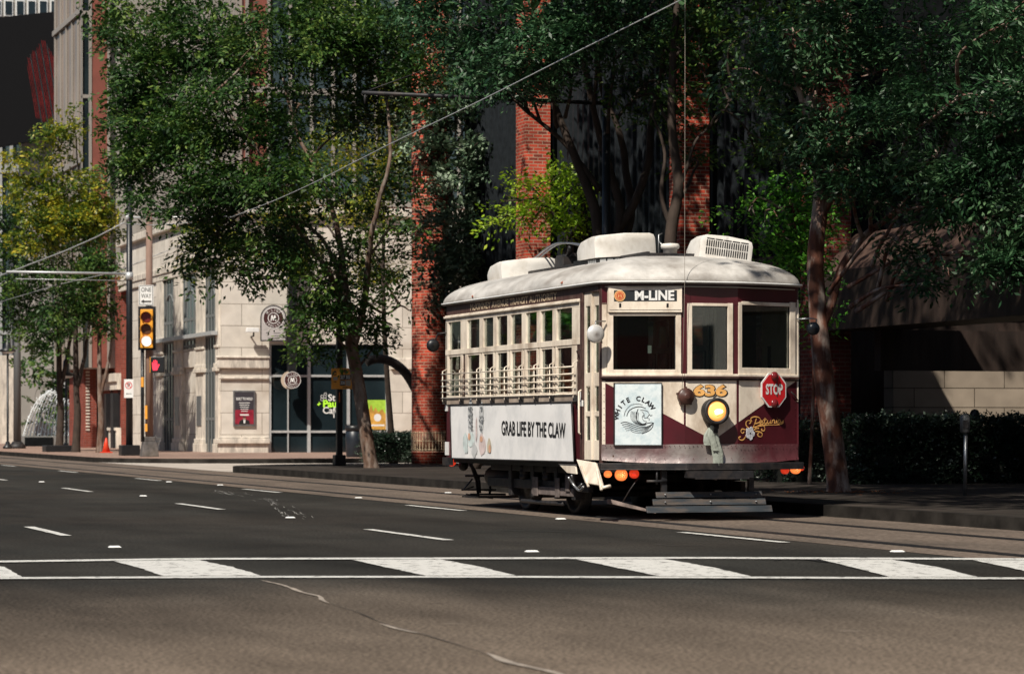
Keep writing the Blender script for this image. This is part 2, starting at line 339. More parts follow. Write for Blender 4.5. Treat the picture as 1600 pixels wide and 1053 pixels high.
M['leafD'] = leafmat("leaf_autumn", [(.03, .08, .012), (.10, .17, .02), (.32, .34, .025), (.62, .48, .04)], .4)
M['leafE'] = leafmat("leaf_silver_green", [(.02, .05, .025), (.06, .11, .06), (.14, .20, .12), (.30, .38, .26)], .1, .45, .4)
M['leafF'] = leafmat("leaf_mid_green", [(.015, .07, .010), (.05, .19, .018), (.11, .34, .03), (.24, .50, .06)], .3)
M['hedge'] = leafmat("hedge_leaf", [(.004, .011, .006), (.009, .022, .011), (.02, .042, .022), (.12, .16, .12)], .05, .35)  # palest leaf tone raised to stand for glints

def asphalt():
    m = bpy.data.materials.new("asphalt"); m.use_nodes = True; n = m.node_tree; b = n.nodes["Principled BSDF"]; b.inputs["Roughness"].default_value = .9; b.inputs["Specular IOR Level"].default_value = .12
    tc = n.nodes.new("ShaderNodeTexCoord")
    def nz(scale, det, st=None):
        v = tc.outputs["Object"]
        if st:
            mp = n.nodes.new("ShaderNodeMapping"); mp.inputs["Scale"].default_value = st; n.links.new(v, mp.inputs[0]); v = mp.outputs[0]
        t = n.nodes.new("ShaderNodeTexNoise"); t.inputs["Scale"].default_value = scale; t.inputs["Detail"].default_value = det; t.inputs["Roughness"].default_value = .6; n.links.new(v, t.inputs[0]); return t.outputs[0]
    def mr(v, a, b_, c, d):
        r = n.nodes.new("ShaderNodeMapRange"); r.inputs[1].default_value = a; r.inputs[2].default_value = b_; r.inputs[3].default_value = c; r.inputs[4].default_value = d; n.links.new(v, r.inputs[0]); return r.outputs[0]
    def mul(a, b_):
        r = n.nodes.new("ShaderNodeMath"); r.operation = 'MULTIPLY'; n.links.new(a, r.inputs[0]); n.links.new(b_, r.inputs[1]); return r.outputs[0]
    big = mr(nz(.22, 4, (2.2, .35, 1)), .35, .65, .68, 1.32)     # wheel-track streaks along the street
    mid = mr(nz(.9, 7, (1, .6, 1)), .3, .7, .78, 1.25)
    fine = mr(nz(38, 4), .35, .65, .35, 1.8)
    f = mul(mul(big, mid), fine)
    hue = mr(nz(.13, 3, (.7, 1.4, 1)), .40, .62, 0, 1); mx = n.nodes.new("ShaderNodeMix"); mx.data_type = 'RGBA'; n.links.new(hue, mx.inputs[0]); mx.inputs[6].default_value = (.0250, .0243, .0215, 1); mx.inputs[7].default_value = (.0340, .0300, .0255, 1)
    sp = n.nodes.new("ShaderNodeVectorMath"); sp.operation = 'DOT_PRODUCT'; sp.inputs[1].default_value = (S_, C_, 0); n.links.new(tc.outputs["Object"], sp.inputs[0])
    sm = n.nodes.new("ShaderNodeMath"); sm.operation = 'MULTIPLY_ADD'; sm.inputs[1].default_value = 5; n.links.new(nz(.35, 4, (1.5, .6, 1)), sm.inputs[0]); n.links.new(sp.outputs["Value"], sm.inputs[2])
    wf = mr(sm.outputs[0], 15.0, 22.0, 1, 0); m2 = n.nodes.new("ShaderNodeMix"); m2.data_type = 'RGBA'; n.links.new(wf, m2.inputs[0]); n.links.new(mx.outputs[2], m2.inputs[6]); m2.inputs[7].default_value = (.150, .118, .090, 1)      # paler, warmer tone from the crossing towards the viewer
    oil = mr(nz(2.3, 3), .66, .74, 1, .6); f = mul(f, oil)
    vm = n.nodes.new("ShaderNodeVectorMath"); vm.operation = 'SCALE'; n.links.new(m2.outputs[2], vm.inputs[0]); n.links.new(f, vm.inputs[3])
    n.links.new(vm.outputs[0], b.inputs["Base Color"])
    bp = n.nodes.new("ShaderNodeBump"); bp.inputs["Strength"].default_value = .5; bp.inputs["Distance"].default_value = .008; n.links.new(nz(70, 3), bp.inputs["Height"]); n.links.new(bp.outputs[0], b.inputs["Normal"])
    return m
M['asphalt'] = asphalt()
def worn_half():       # the right half of the skirt keeps more of its maroon paint
    m = M['worn']; n = m.node_tree; b = n.nodes["Principled BSDF"]; src = b.inputs["Base Color"].links[0].from_socket
    tc = n.nodes.new("ShaderNodeTexCoord"); sp = n.nodes.new("ShaderNodeSeparateXYZ"); n.links.new(tc.outputs["Object"], sp.inputs[0])
    t = n.nodes.new("ShaderNodeTexNoise"); t.inputs["Scale"].default_value = 4; t.inputs["Detail"].default_value = 7; n.links.new(tc.outputs["Object"], t.inputs[0])
    a = n.nodes.new("ShaderNodeMath"); a.operation = 'MULTIPLY_ADD'; a.inputs[1].default_value = 1.3; n.links.new(t.outputs[0], a.inputs[0]); n.links.new(sp.outputs[0], a.inputs[2])
    r = n.nodes.new("ShaderNodeMapRange"); r.inputs[1].default_value = .85; r.inputs[2].default_value = 1.5; r.inputs[4].default_value = .9; n.links.new(a.outputs[0], r.inputs[0])
    mx = n.nodes.new("ShaderNodeMix"); mx.data_type = 'RGBA'; n.links.new(r.outputs[0], mx.inputs[0]); n.links.new(src, mx.inputs[6]); mx.inputs[7].default_value = (.17, .03, .045, 1); n.links.new(mx.outputs[2], b.inputs["Base Color"])
worn_half()
M['trackbed'] = mat("track_lane_concrete", (.165, .130, .105), .9, spec=.12, noise=.45, nscale=26, dirt=(.06, .052, .045), damt=.7, dscale=.8, bump=.4, bscale=60, stretch=(1, .4, 1))
def paintmat():
    m = mat("road_paint", (.78, .77, .73), .6); n = m.node_tree; b = n.nodes["Principled BSDF"]; tc = n.nodes.new("ShaderNodeTexCoord")
    t = n.nodes.new("ShaderNodeTexNoise"); t.inputs["Scale"].default_value = 9; t.inputs["Detail"].default_value = 9; t.inputs["Roughness"].default_value = .7; n.links.new(tc.outputs["Object"], t.inputs[0])
    cr = n.nodes.new("ShaderNodeValToRGB"); n.links.new(t.outputs[0], cr.inputs[0]); e = cr.color_ramp.elements; e[0].position = .37; e[0].color = (.05, .045, .04, 1); e[1].position = .46; e[1].color = (.70, .69, .65, 1)
    q = e.new(.7); q.color = (.62, .61, .57, 1); n.links.new(cr.outputs[0], b.inputs["Base Color"]); return m
M['paint'] = paintmat()
#==PART2==
# ---------------------------------------------------------------- ground, road, pavements
rnd = random.Random(7)
Z = Vector((0, 0, 1))
road = struct('road', MB().add([(-150, -60, 0), (250, -60, 0), (250, 420, 0), (-150, 420, 0)], [(0, 1, 2, 3)]), M['asphalt'])
struct('track_lane', MB().add([(10.78, -40, .004), (14.06, -40, .004), (14.06, 300, .004), (10.78, 300, .004)], [(0, 1, 2, 3)]), M['trackbed'])
struct('side_street', MB().add([(14.06, 64, .008), (120, 64, .008), (120, 81, .008), (14.06, 84, .008)], [(0, 1, 2, 3)]), M['conc'])
for k, o in enumerate((11.35, 12.93)):
    mb = MB(); mb.box(o - .035, o + .035, -40, 300, .0055, .012, 0); mb.box(o + .035, o + .12, -40, 300, .002, .0075, 1); mb.box(o - .095, o - .035, -40, 300, .002, .0072, 1)
    struct('rail', mb, [M['iron'], M['black']])
def arc(cx, cy, r, a0, a1, n=12): return [(cx + r * cos(R(a0 + (a1 - a0) * i / n)), cy + r * sin(R(a0 + (a1 - a0) * i / n))) for i in range(n + 1)]
def pavement(edge, back, m):
    """edge: outer kerb line; back: far corners closing the sheet"""
    n = len(edge); inn = []
    for i in range(n):
        a = Vector(edge[max(i - 1, 0)]); b = Vector(edge[min(i + 1, n - 1)]); d = (b - a).normalized(); inn.append(Vector(edge[i]) + Vector((d.y, -d.x)) * .16)
    mb = MB().prism([(p.x, p.y) for p in inn] + back, -.05, .136)
    struct('pavement', mb, m)
    kb = MB()
    for i in range(n - 1):
        a, b, c_, d = Vector(edge[i]), Vector(edge[i + 1]), inn[i + 1], inn[i]
        q = lambda z, tp=0: [(a.x, a.y, z), (b.x, b.y, z), (c_.x, c_.y, z), (d.x, d.y, z)]
        kb.hexa(q(-.05), q(.142))
    struct('kerb', kb, M['kerb'])
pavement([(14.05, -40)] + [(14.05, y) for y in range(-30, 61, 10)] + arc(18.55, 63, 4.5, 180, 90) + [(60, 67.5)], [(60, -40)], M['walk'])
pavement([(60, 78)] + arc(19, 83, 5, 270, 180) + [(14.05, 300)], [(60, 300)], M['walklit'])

def paint_poly(name, pix, z=.009, jit=.012, m='paint', parent=road):
    pts = []
    n = len(pix)
    for i in range(n):
        a = Vector(gp(*pix[i])); b = Vector(gp(*pix[(i + 1) % n])); L = (b - a).length; k = max(1, min(60, int(L / .12)))
        nn = Vector((b - a).normalized()); nn = Vector((-nn.y, nn.x))
        for j in range(k):
            p = a.lerp(b, j / k); q = mnoise.noise(Vector((p.x * 9, p.y * 9, i))) * jit; pts.append((p.x + nn.x * q, p.y + nn.y * q, z))
    return struct(name, MB().add(pts, [tuple(range(len(pts)))]), M[m], parent)
yf = lambda x: 874.2 - 0.002 * (x - 300) + (0 if x > 300 else (300 - x) * .012) + max(0, x - 1100) * .006
yn = lambda x: 902.5 + max(0, x - 800) * .003 + max(0, 400 - x) * .005
for fn, nm in ((yf, 'crosswalk_line'), (yn, 'crosswalk_line')):
    X_ = list(range(-60, 1700, 80)); paint_poly(nm, [(x, fn(x) - 1.35) for x in X_] + [(x, fn(x) + 1.35) for x in X_[::-1]], jit=.006)
for a, b, c_, d in ((-170, -30, -100, 34), (178, 310, 255, 408), (550, 690, 665, 806), (900, 1040, 1030, 1174), (1282, 1394, 1390, 1528), (1520, 1640, 1640, 1760)):
    paint_poly('crosswalk_stripe', [(a, yf(a) + 1.9), (b, yf(b) + 1.9), ((b + d) / 2 + 4, 887), (d, yn(d) - 1.9), (c_, yn(c_) - 1.9), ((a + c_) / 2 + 3, 889)], jit=.02)
def dash(o, t0, t1, wd=.11):
    pts = []
    for i in range(9): pts.append((o - wd / 2 + rnd.uniform(-.008, .008), t0 + (t1 - t0) * i / 8, .009))
    for i in range(9): pts.append((o + wd / 2 + rnd.uniform(-.008, .008), t1 + (t0 - t1) * i / 8, .009))
    struct('lane_dash', MB().add(pts, [tuple(range(18))]), M['paint'], road)
for k in range(8):
    dash(7.68, 25.2 + 10.15 * k, 28.1 + 10.15 * k); dash(4.38, 27.4 + 10.15 * k, 29.95 + 10.15 * k)
    dash(10.52, 23.7 + 10.15 * k, 26.3 + 10.15 * k)
for x, y in ((179, 855), (264, 753), (895 / 4, 775), (374 / 4 + 360, 809), (344, 758), (831, 862), (876, 811), (1402, 862), (560, 778), (65, 753), (700, 770)):
    o, t = gp(x, y)
    struct('road_stud', MB().hexa([(o - .055, t - .045, .002), (o + .055, t - .045, .002), (o + .055, t + .045, .002), (o - .055, t + .045, .002)], [(o - .04, t - .025, .016), (o + .04, t - .025, .016), (o + .04, t + .025, .016), (o - .04, t + .025, .016)]), M['signwhite'], road)
def crack(pix, wd, m, name='sealed_crack'):
    P = [gp(*p) for p in smooth(pix, 14)]; mb = MB(); vs = []
    for i, p in enumerate(P):
        a = P[max(0, i - 1)]; b = P[min(len(P) - 1, i + 1)]; d = Vector((b[0] - a[0], b[1] - a[1])).normalized()
        jx = mnoise.noise(Vector((p[0] * 1.6, p[1] * 1.6, 3))) * wd * 1.2; ww = wd * (.25 + .7 * abs(mnoise.noise(Vector((p[0] * 1.3, p[1] * 1.3, 9))))) * min(1, .15 + 4 * i / len(P), .15 + 4 * (len(P) - 1 - i) / len(P))
        for s in (1, -1): vs.append((p[0] - d.y * (s * ww + jx), p[1] + d.x * (s * ww + jx), .0065))
    mb.add(vs, [(2 * i, 2 * i + 1, 2 * i + 3, 2 * i + 2) for i in range(len(P) - 1)]); struct(name, mb, m, road)
M['crack'] = mat("worn_sealant", (.34, .29, .24), .8, noise=.4, nscale=9); M['tar'] = mat("tar_patch", (.012, .012, .012), .6, noise=.3)
M['scuff'] = mat("white_scuff", (.42, .41, .38), .8, noise=.5, nscale=30)
crack([(408, 907), (435, 913), (475, 926), (514, 943)], .040, M['crack']); crack([(598, 975), (625, 984), (652, 991)], .034, M['crack']); crack([(752, 1022), (800, 1036), (850, 1050), (930, 1075)], .055, M['crack'])
crack([(500, 938), (560, 958), (610, 978), (660, 992), (720, 1010), (770, 1027)], .008, M['tar']); crack([(1310, 986), (1330, 987), (1345, 987)], .02, M['crack']); crack([(690, 975), (725, 976)], .02, M['crack'])
for k in range(0):
    dx = k * 7; crack([(318 + dx, 765 - k), (372 + dx, 772 + k), (425 + dx, 784), (452 + dx, 797), (470 + dx * .8, 806 + k), (500 + dx, 822 - 2 * k)], .009 + .004 * (k % 2), M['scuff'], 'scuff_mark')
for k in range(60):      # chalky, broken scuffs curving across the lane
    f_ = rnd.random(); b0_ = rnd.choice((0, 1)); q = [(322, 765), (372, 771), (425, 782), (452, 794), (474, 808), (500, 822)] if b0_ else [(330, 767), (380, 776), (420, 785), (436, 797), (446, 806), (452, 816)]
    i_ = f_ * 4.2; i0 = int(i_); g_ = i_ - i0; P_s = []
    for e in range(4):
        j_ = min(4.99, i_ + e * .12); a_, b_ = q[int(j_)], q[min(5, int(j_) + 1)]; h__ = j_ - int(j_); P_s.append((a_[0] + (b_[0] - a_[0]) * h__ + rnd.gauss(0, 1.6), a_[1] + (b_[1] - a_[1]) * h__ + rnd.gauss(0, .5)))
    w_off = rnd.gauss(0, 5); P_s = [(p_[0] + w_off, p_[1]) for p_ in P_s][:rnd.choice((2, 3, 4))]
    crack(P_s, rnd.uniform(.003, .009), M['scuff'], 'scuff_mark')
crack([(775, 828), (840, 830), (905, 832)], .05, M['tar'], 'tar_patch'); crack([(1020, 851), (1060, 853), (1110, 852)], .04, M['tar'], 'tar_patch')
crack([(1210, 876), (1250, 874), (1320, 879), (1300, 873)], .09, M['tar'], 'tar_patch')

# ---------------------------------------------------------------- the streetcar
OX, OY = 12.2, 29.9
KN = .33; BOW = .33; HW = 1.23
def fb(a):
    a = abs(a); return -BOW if a <= KN else -BOW * (HW - a) / (HW - KN)
def fa(x, off=0):
    lo, hi = -1.4, 1.5
    for _ in range(50):
        mid = (lo + hi) / 2; o, t = OX + mid, OY + fb(mid) - off
        if 800 + F * (o * C_ - t * S_) / (o * S_ + t * C_) < x: lo = mid
        else: hi = mid
    return lo
def fp(x, y, off=0):
    a = fa(x, off); return Vector((a, fb(a) - off, z_at(OX + a, OY + fb(a) - off, y)))
def fdir(a):
    if a < -KN: return Vector((HW - KN, -BOW, 0)).normalized()
    if a > KN: return Vector((HW - KN, BOW, 0)).normalized()
    return Vector((1, 0, 0))
def fplate(mb, x0, x1, y0, y1, off=0, th=.02, m=0):
    a0, a1 = fa(x0), fa(x1); am = (a0 + a1) / 2; z1 = z_at(OX + am, OY + fb(am), y0); z0 = z_at(OX + am, OY + fb(am), y1)
    return fplatez(mb, a0, a1, z0, z1, off, th, m)
def fplatez(mb, a0, a1, z0, z1, off=0, th=.02, m=0):
    cuts = [a0] + [k for k in (-KN, KN) if a0 + .01 < k < a1 - .01] + [a1]
    for p, q in zip(cuts, cuts[1:]):
        def qd(o_): return [(p, fb(p) - o_, z0), (q, fb(q) - o_, z0), (q, fb(q) - o_, z1), (p, fb(p) - o_, z1)]
        mb.hexa(qd(off + th), qd(off), m)
    return mb
def fstrip(mb, tops, bots, off, m=0, n=40):
    """painted area between two polylines given in photo pixels; follows the bowed front"""
    def ip(P, x):
        for (xa, ya), (xb, yb) in zip(P, P[1:]):
            if xa <= x <= xb: return ya + (yb - ya) * (x - xa) / max(1e-6, xb - xa)
        return P[0][1] if x < P[0][0] else P[-1][1]
    x0, x1 = tops[0][0], tops[-1][0]; xs = sorted(set([x0 + (x1 - x0) * i / n for i in range(n + 1)] + [p[0] for p in bots if x0 < p[0] < x1]))
    vs = []
    for x in xs: vs += [fp(x, ip(tops, x), off), fp(x, ip(bots, x), off)]
    mb.add(vs, [(2 * i, 2 * i + 1, 2 * i + 3, 2 * i + 2) for i in range(len(xs) - 1)], m)
T = thing('streetcar', 'vintage cream and maroon streetcar numbered 636 on the rails', 'streetcar', (OX, OY, 0))
def P(name, mb, m, parent=None, bevel=0, label=None):
    o = O(name, mb, m, parent or T, bevel=bevel)
    if label: o['label'] = label
    return o
L_ = lambda x: t_at(OX - 1.25, x) - OY         # photo column -> distance along the near side
BR = 6.15                                      # rear end of the side
# window columns of the near side
panes = [(700.5, 719.5), (730, 749), (754.5, 770.5), (776, 792.5), (798, 815), (821.5, 838.5), (844.8, 863), (869.4, 893.6)]
pb = [(L_(b), L_(a)) for a, b in panes][::-1]  # (front, back) increasing
DB = .70
for sg, nm in ((-1, 'near'), (1, 'far')):
    xo, xi = sg * 1.25, sg * 1.20
    mb = MB(); mb.box(xo, xi, 0 if sg > 0 else DB, BR, .67, 1.385); P('side_panel', mb, M['maroon'])
    mb = MB(); mb.box(xo, xi, 0 if sg > 0 else DB, BR, 2.59, 2.745); lb = P('letterboard', mb, M['brown'])
    mb = MB(); mb.box(xo + sg * .03, xi, DB, BR + .01, 2.56, 2.588); mb.box(xo + sg * .012, xi, DB, BR, 2.585, 2.60); P('moulding', mb, M['cream'], bevel=.004)
    # posts, rails: real openings between them
    edges = []; prev = DB
    mb = MB(); brn = MB()
    for k, (f0, b0) in enumerate(pb):
        mb.box(xo, xi, prev, f0, 2.13, 2.56)
        if k == 0: P('window_post', MB().box(xo, xi, prev, prev + .10, 1.385, 2.06), M['brown']); mb.box(xo, xi, prev + .10, f0 + .0, 1.385, 2.06)
        else:
            c0 = (prev + f0) / 2; wdt = .02 if k < 7 else .055
            P('window_post', MB().box(xo - sg * .012, xi, c0 - wdt, c0 + wdt, 1.385, 2.06), M['brown'])
            mb.box(xo, xi, prev - .008, c0 - wdt, 1.385, 2.06); mb.box(xo, xi, c0 + wdt, f0 + .008, 1.385, 2.06)
        prev = b0
    mb.box(xo, xi, prev, BR, 1.385, 2.06); mb.box(xo, xi, prev, BR, 2.13, 2.56)
    mb.box(xo + sg * .006, xi, DB, BR, 2.06, 2.13); mb.box(xo + sg * .002, xi, DB, BR, 2.505, 2.56)
    if sg > 0:
        mb.box(xo, xi, 0, DB, 1.385, 2.59)
    P('window_frame', mb, M['cream'], bevel=.003)
    mb = MB(); mb.box(xo + sg * .005, xi, DB + .1, BR, 1.385, 1.475); P('sill', mb, mat("worn_sill", (.40, .33, .27), .7, noise=.4, nscale=8, dirt=(.15, .10, .08), damt=.8, dscale=4), bevel=.004)
    for f0, b0 in pb:
        for z0, z1 in ((2.13, 2.505), (1.475, 2.06)):
            P('window_pane', MB().box(xi + sg * .018, xi + sg * .024, f0 - .005, b0 + .005, z0 - .005, z1 + .005), M['tglass'])
            if z0 > 2: continue
            fr = MB()
            for q in ((f0, f0 + .018, z0, z1), (b0 - .018, b0, z0, z1)): fr.box(xi + sg * .026, xo - sg * .004, *q)
            fr.box(xi + sg * .026, xo - sg * .004, f0 + .018, b0 - .018, z1 - .025, z1); fr.box(xi + sg * .026, xo - sg * .004, f0 + .018, b0 - .018, z0, z0 + .03)
            P('sash', fr, M['cream'])
    if sg < 0:
        t_ = MB(); c = (L_(735) + L_(870)) / 2; wd_ = L_(735) - L_(870)
        text(t_, "McKINNEY AVENUE TRANSIT AUTHORITY", (xo, c, 2.665), (0, -1, 0), Z, .125, bold=.012, fit=wd_, th=.003); P('lettering', t_, M['oldgold'], lb)
    # window guard rods
    g = MB(); zz = [1.80, 1.715, 1.635, 1.555, 1.475]
    for z in zz: g.tube([(xo + sg * .07, DB + .06, z), (xo + sg * .07, BR - .02, z)], .0085, 6)
    ups = [DB + .07] + [(pb[i][1] + pb[i + 1][0]) / 2 for i in range(7)] + [BR - .05]
    for u_ in ups: g.tube([(xo + sg * .045, u_, 1.40), (xo + sg * .06, u_, 1.44), (xo + sg * .06, u_, 1.84), (xo, u_, 1.87)], .007, 5)
    P('window_guard', g, M['cream'])
    br_ = MB()
    for u_ in ups: P('guard_bracket', MB().box(xo, xo + sg * .06, u_ - .018, u_ + .018, 1.39, 1.46), M['iron'])
    
# banner on the near side
xo = -1.285
def sidep(x, y, off=.0):
    t = t_at(OX + xo - off, x); return Vector((xo - off, t - OY, z_at(OX + xo - off, t, y)))
q = [sidep(704, 632.5), sidep(893.5, 627.5), sidep(898, 721.5), sidep(706, 716)]
mb = MB(); N_ = 28
vs = []
for i in range(N_ + 1):
    for j in range(5):
        top = q[0].lerp(q[1], i / N_); bot = q[3].lerp(q[2], i / N_); p = top.lerp(bot, j / 4)
        p.x += -.0012 * mnoise.noise(Vector((i * .5, j * .7, 1))) ; vs.append(p)
mb.add(vs, [(i * 5 + j, i * 5 + j + 1, (i + 1) * 5 + j + 1, (i + 1) * 5 + j) for i in range(N_) for j in range(4)], smooth=True)
ban = P('side_banner', mb, M['panel'])
fr = MB()
for a, b in ((0, 1), (3, 2), (1, 2), (0, 3)): fr.tube([q[a] + Vector((-.004, 0, 0)), q[b] + Vector((-.004, 0, 0))], .011 if a != 0 or b != 3 else .009, 6)
P('banner_frame', fr, M['iron'], ban)
t_ = MB(); p0 = sidep(784, 671); p1 = sidep(884, 672); c = (p0 + p1) / 2 + Vector((-.003, 0, 0))
text(t_, "GRAB LIFE BY THE CLAW", c, (0, -1, -.012), Z, .25, bold=.02, fit=(p0 - p1).length, th=.004); P('lettering', t_, M['ink'], ban)
def blob(mb, x, y, rx, ry, m=0, ang=0, off=.005, n=14, seed=0):
    c = sidep(x, y, off); r_, u_ = Vector((0, -1, 0)), Z; pts = []
    for i in range(n):
        a = 2 * pi * i / n; k = 1 + .35 * mnoise.noise(Vector((cos(a) * 1.3, sin(a) * 1.3, seed))); X = rx * cos(a) * k; Y = ry * sin(a) * k
        pts.append(c + r_ * (X * cos(ang) - Y * sin(ang)) + u_ * (X * sin(ang) + Y * cos(ang)))
    mb.add(pts, [tuple(range(n))], m)
pic = MB()
B = [(735, 655, .115, .24, 0, 0), (752, 652, .105, .22, 0, 1), (736, 686, .16, .09, 3, 2), (753, 695, .14, .15, 2, 3), (727, 692, .09, .15, 3, 4), (741, 703, .12, .10, 0, 5), (764, 697, .09, .09, 4, 6), (733, 682, .06, .045, 1, 7), (765, 701, .05, .05, 1, 8), (752, 686, .06, .04, 1, 9), (729, 700, .05, .07, 3, 11), (744, 670, .03, .16, 2, 12)]
for k, (x, y, rx, ry, m_, sd) in enumerate(B): blob(pic, x, y, rx, ry, m_, seed=sd * 3.1, off=.004 + .0006 * k)
for k in range(70):
    cx = rnd.choice((735, 752)); x = cx + rnd.uniform(-3.3, 3.3); y = 655 + rnd.uniform(-19, 17); blob(pic, x, y, rnd.uniform(.008, .03), rnd.uniform(.008, .018), 5, rnd.uniform(-1, 1), .013 + k * .00005, 6, k)
P('faded_picture', pic, [mat("fade_grey", (.55, .56, .56), .5, noise=.2), mat("fade_orange", (.70, .40, .26), .5, noise=.3), mat("fade_pink", (.70, .58, .56), .5, noise=.2), mat("fade_teal", (.60, .68, .67), .5, noise=.3), mat("fade_sand", (.56, .50, .38), .5, noise=.3), mat("fade_ink", (.20, .21, .22), .6)], ban)
# corner posts and the folding door on the near front corner
xo = -1.25
mb = MB(); mb.box(xo - .004, xo + .07, .60, DB, .64, 2.74); mb.box(-HW - .012, -HW + .07, -.0, .075, .60, 2.74); P('corner_post', mb, M['brown'], bevel=.01)
mb = MB(); mb.box(xo - .008, xo + .02, .655, .72, 1.50, 1.386); mb.box(xo - .008, xo + .05, .60, .73, 1.33, 1.40); P('post_cap', mb, M['signwhite'])
mb = MB(); mb.box(xo, xo + .05, .075, .60, 2.66, 2.74); P('door_header', mb, M['brown'])
door = P('folding_door', MB().box(xo + .03, xo + .05, .085, .10, .68, 2.64), M['cream'])
for k, (b0, b1) in enumerate(((.10, .335), (.345, .59))):
    lf = MB(); x0, x1 = xo + .015 + .02 * (k == 0), xo + .05 + .02 * (k == 0)
    st = .05
    lf.box(x0, x1, b0, b0 + st, .70, 2.66); lf.box(x0, x1, b1 - st, b1, .70, 2.66)
    zs = [(.70, .84), (1.09, 1.16), (1.38, 1.86 - .18), (2.52, 2.66)]
    zs = [(.70, .93), (1.21, 1.27), (1.56, 1.72), (2.50, 2.66)]
    for z0, z1 in zs: lf.box(x0 + .001, x1 - .001, b0 + st, b1 - st, z0, z1)
    P('door_leaf', lf, M['cream'], door, bevel=.003)
    gl = MB()
    for z0, z1 in ((.93, 1.21), (1.27, 1.56), (1.72, 2.50)): gl.box(x0 + .014, x0 + .018, b0 + st - .004, b1 - st + .004, z0 - .004, z1 + .004)
    P('door_glass', gl, M['tglass'], door)
P('grab_handle', MB().tube([(xo - .03, .60, 1.0), (xo - .05, .60, 1.02), (xo - .05, .60, 1.5), (xo - .02, .60, 1.52)], .012, 6), M['cream'])
# front: dash, letterboard, windows
dsh = MB(); fplatez(dsh, -HW, HW, .70, 1.66, -.03, .03); P('front_panel', dsh, M['maroon'])
v_ = MB(); fstrip(v_, [(945.5, 597), (1247, 592.5)], [(945.5, 598), (1104, 682), (1121, 683), (1247, 593)], .003); fplatez(v_, -HW, -HW + .035, .70, 1.62, 0, .003); P('cream_chevron', v_, M['cream'])
mb = MB(); fplatez(mb, -HW - .02, HW + .01, 1.652, 1.672, .0, .045); fplatez(mb, -HW - .01, HW + .01, 1.626, 1.640, 0, .02); P('belt_rail', mb, M['brown'])
mb = MB(); fplatez(mb, -HW - .0, HW + .005, 1.672, 1.70, 0, .035); P('belt_moulding', mb, M['cream'], bevel=.004)
mb = MB(); fplatez(mb, -HW, HW, 2.50, 2.745, -.03, .03); fplatez(mb, -HW, HW, 1.69, 2.51, -.055, .004) if 0 else None
P('front_letterboard', mb, M['maroon'])
mb = MB()
for x0, x1 in ((1064, 1073.5), (1144.8, 1153.2)): fplate(mb, x0, x1, 473, 589, -.03, .026)
fplate(mb, 1242.5, 1248.5, 473, 589, -.03, .03, 1); fplate(mb, 940, 948, 473, 589, -.03, .03, 1); P('window_pillar', mb, [M['maroon'], M['cream']])
for (x0, x1, y0, y1, gx0, gx1, gy0, gy1) in ((948.6, 1063.4, 489, 588.5, 957.5, 1055.5, 493.5, 577.5), (1074, 1144.4, 474, 588.5, 1080.7, 1136.4, 478.5, 577.5), (1153.6, 1242, 472.5, 588.5, 1158.6, 1233.4, 477.8, 575)):
    fr = MB(); fplate(fr, x0, gx0, y0, y1, -.02, .04); fplate(fr, gx1, x1, y0, y1, -.02, .04); fplate(fr, gx0, gx1, y0, gy0, -.019, .038); fplate(fr, gx0, gx1, gy1, y1, -.019, .038)
    wf = P('front_window', fr, M['cream'], bevel=.004)
    # rebate and rubber line
    rb = MB(); fplate(rb, gx0, gx0 + 1.1, gy0, gy1, -.016, .012); fplate(rb, gx1 - 1.1, gx1, gy0, gy1, -.016, .012); fplate(rb, gx0 + 1.1, gx1 - 1.1, gy0, gy0 + 1.1, -.016, .012); P('rubber_seal', rb, M['black'], wf)
    P('window_pane', fplate(MB(), gx0 - .5, gx1 + .5, gy0 - .5, gy1 + .5, -.014, .005), M['tglass'], wf)
# destination sign
ds = MB(); fplate(ds, 948.6, 1063.4, 447, 488.3, -.0, .05); sg_ = P('destination_sign', ds, M['cream'], bevel=.005)
mb = MB(); fplate(mb, 957, 1055, 454, 471, .05, .003); P('sign_blind', mb, mat("blind_black", (.025, .03, .034), .35), sg_)
t_ = MB(); a0 = fa(1022.3, .05); text(t_, "M-LINE", fp(1022.3, 462.3, .055), fdir(a0), Z, .155, bold=.035, fit=(fp(1053, 462) - fp(991.5, 462)).length, th=.004); P('lettering', t_, M['signwhite'], sg_)
mb = MB(); c = fp(968.5, 462.3, .0585); d_ = fdir(-.9)
mb.plate(c, d_, Z, circ(.064), .002, 0); mb.plate(c, d_, Z, circ(.054), .003, 1); mb.plate(c, d_, Z, circ(.045), .004, 0); mb.plate(c, d_, Z, circ(.04), .005, 1)
stroke(mb, c, d_, Z, [(-.018, -.02), (-.012, .02), (0, -.006), (.012, .02), (.018, -.02)], .008, .0065, 0); P('line_emblem', mb, [mat("emblem_cream", (.8, .5, .2), .5), mat("emblem_red", (.55, .10, .03), .5)], sg_)
mb = MB()
for x in (969, 1043): p = fp(x, 477, .05); mb.box(p.x - .012, p.x + .012, p.y - .006, p.y + .004, p.z - .022, p.z + .022)
fplate(mb, 950, 1062, 484.2, 485, .05, .0015); P('latch', mb, M['iron'], sg_)
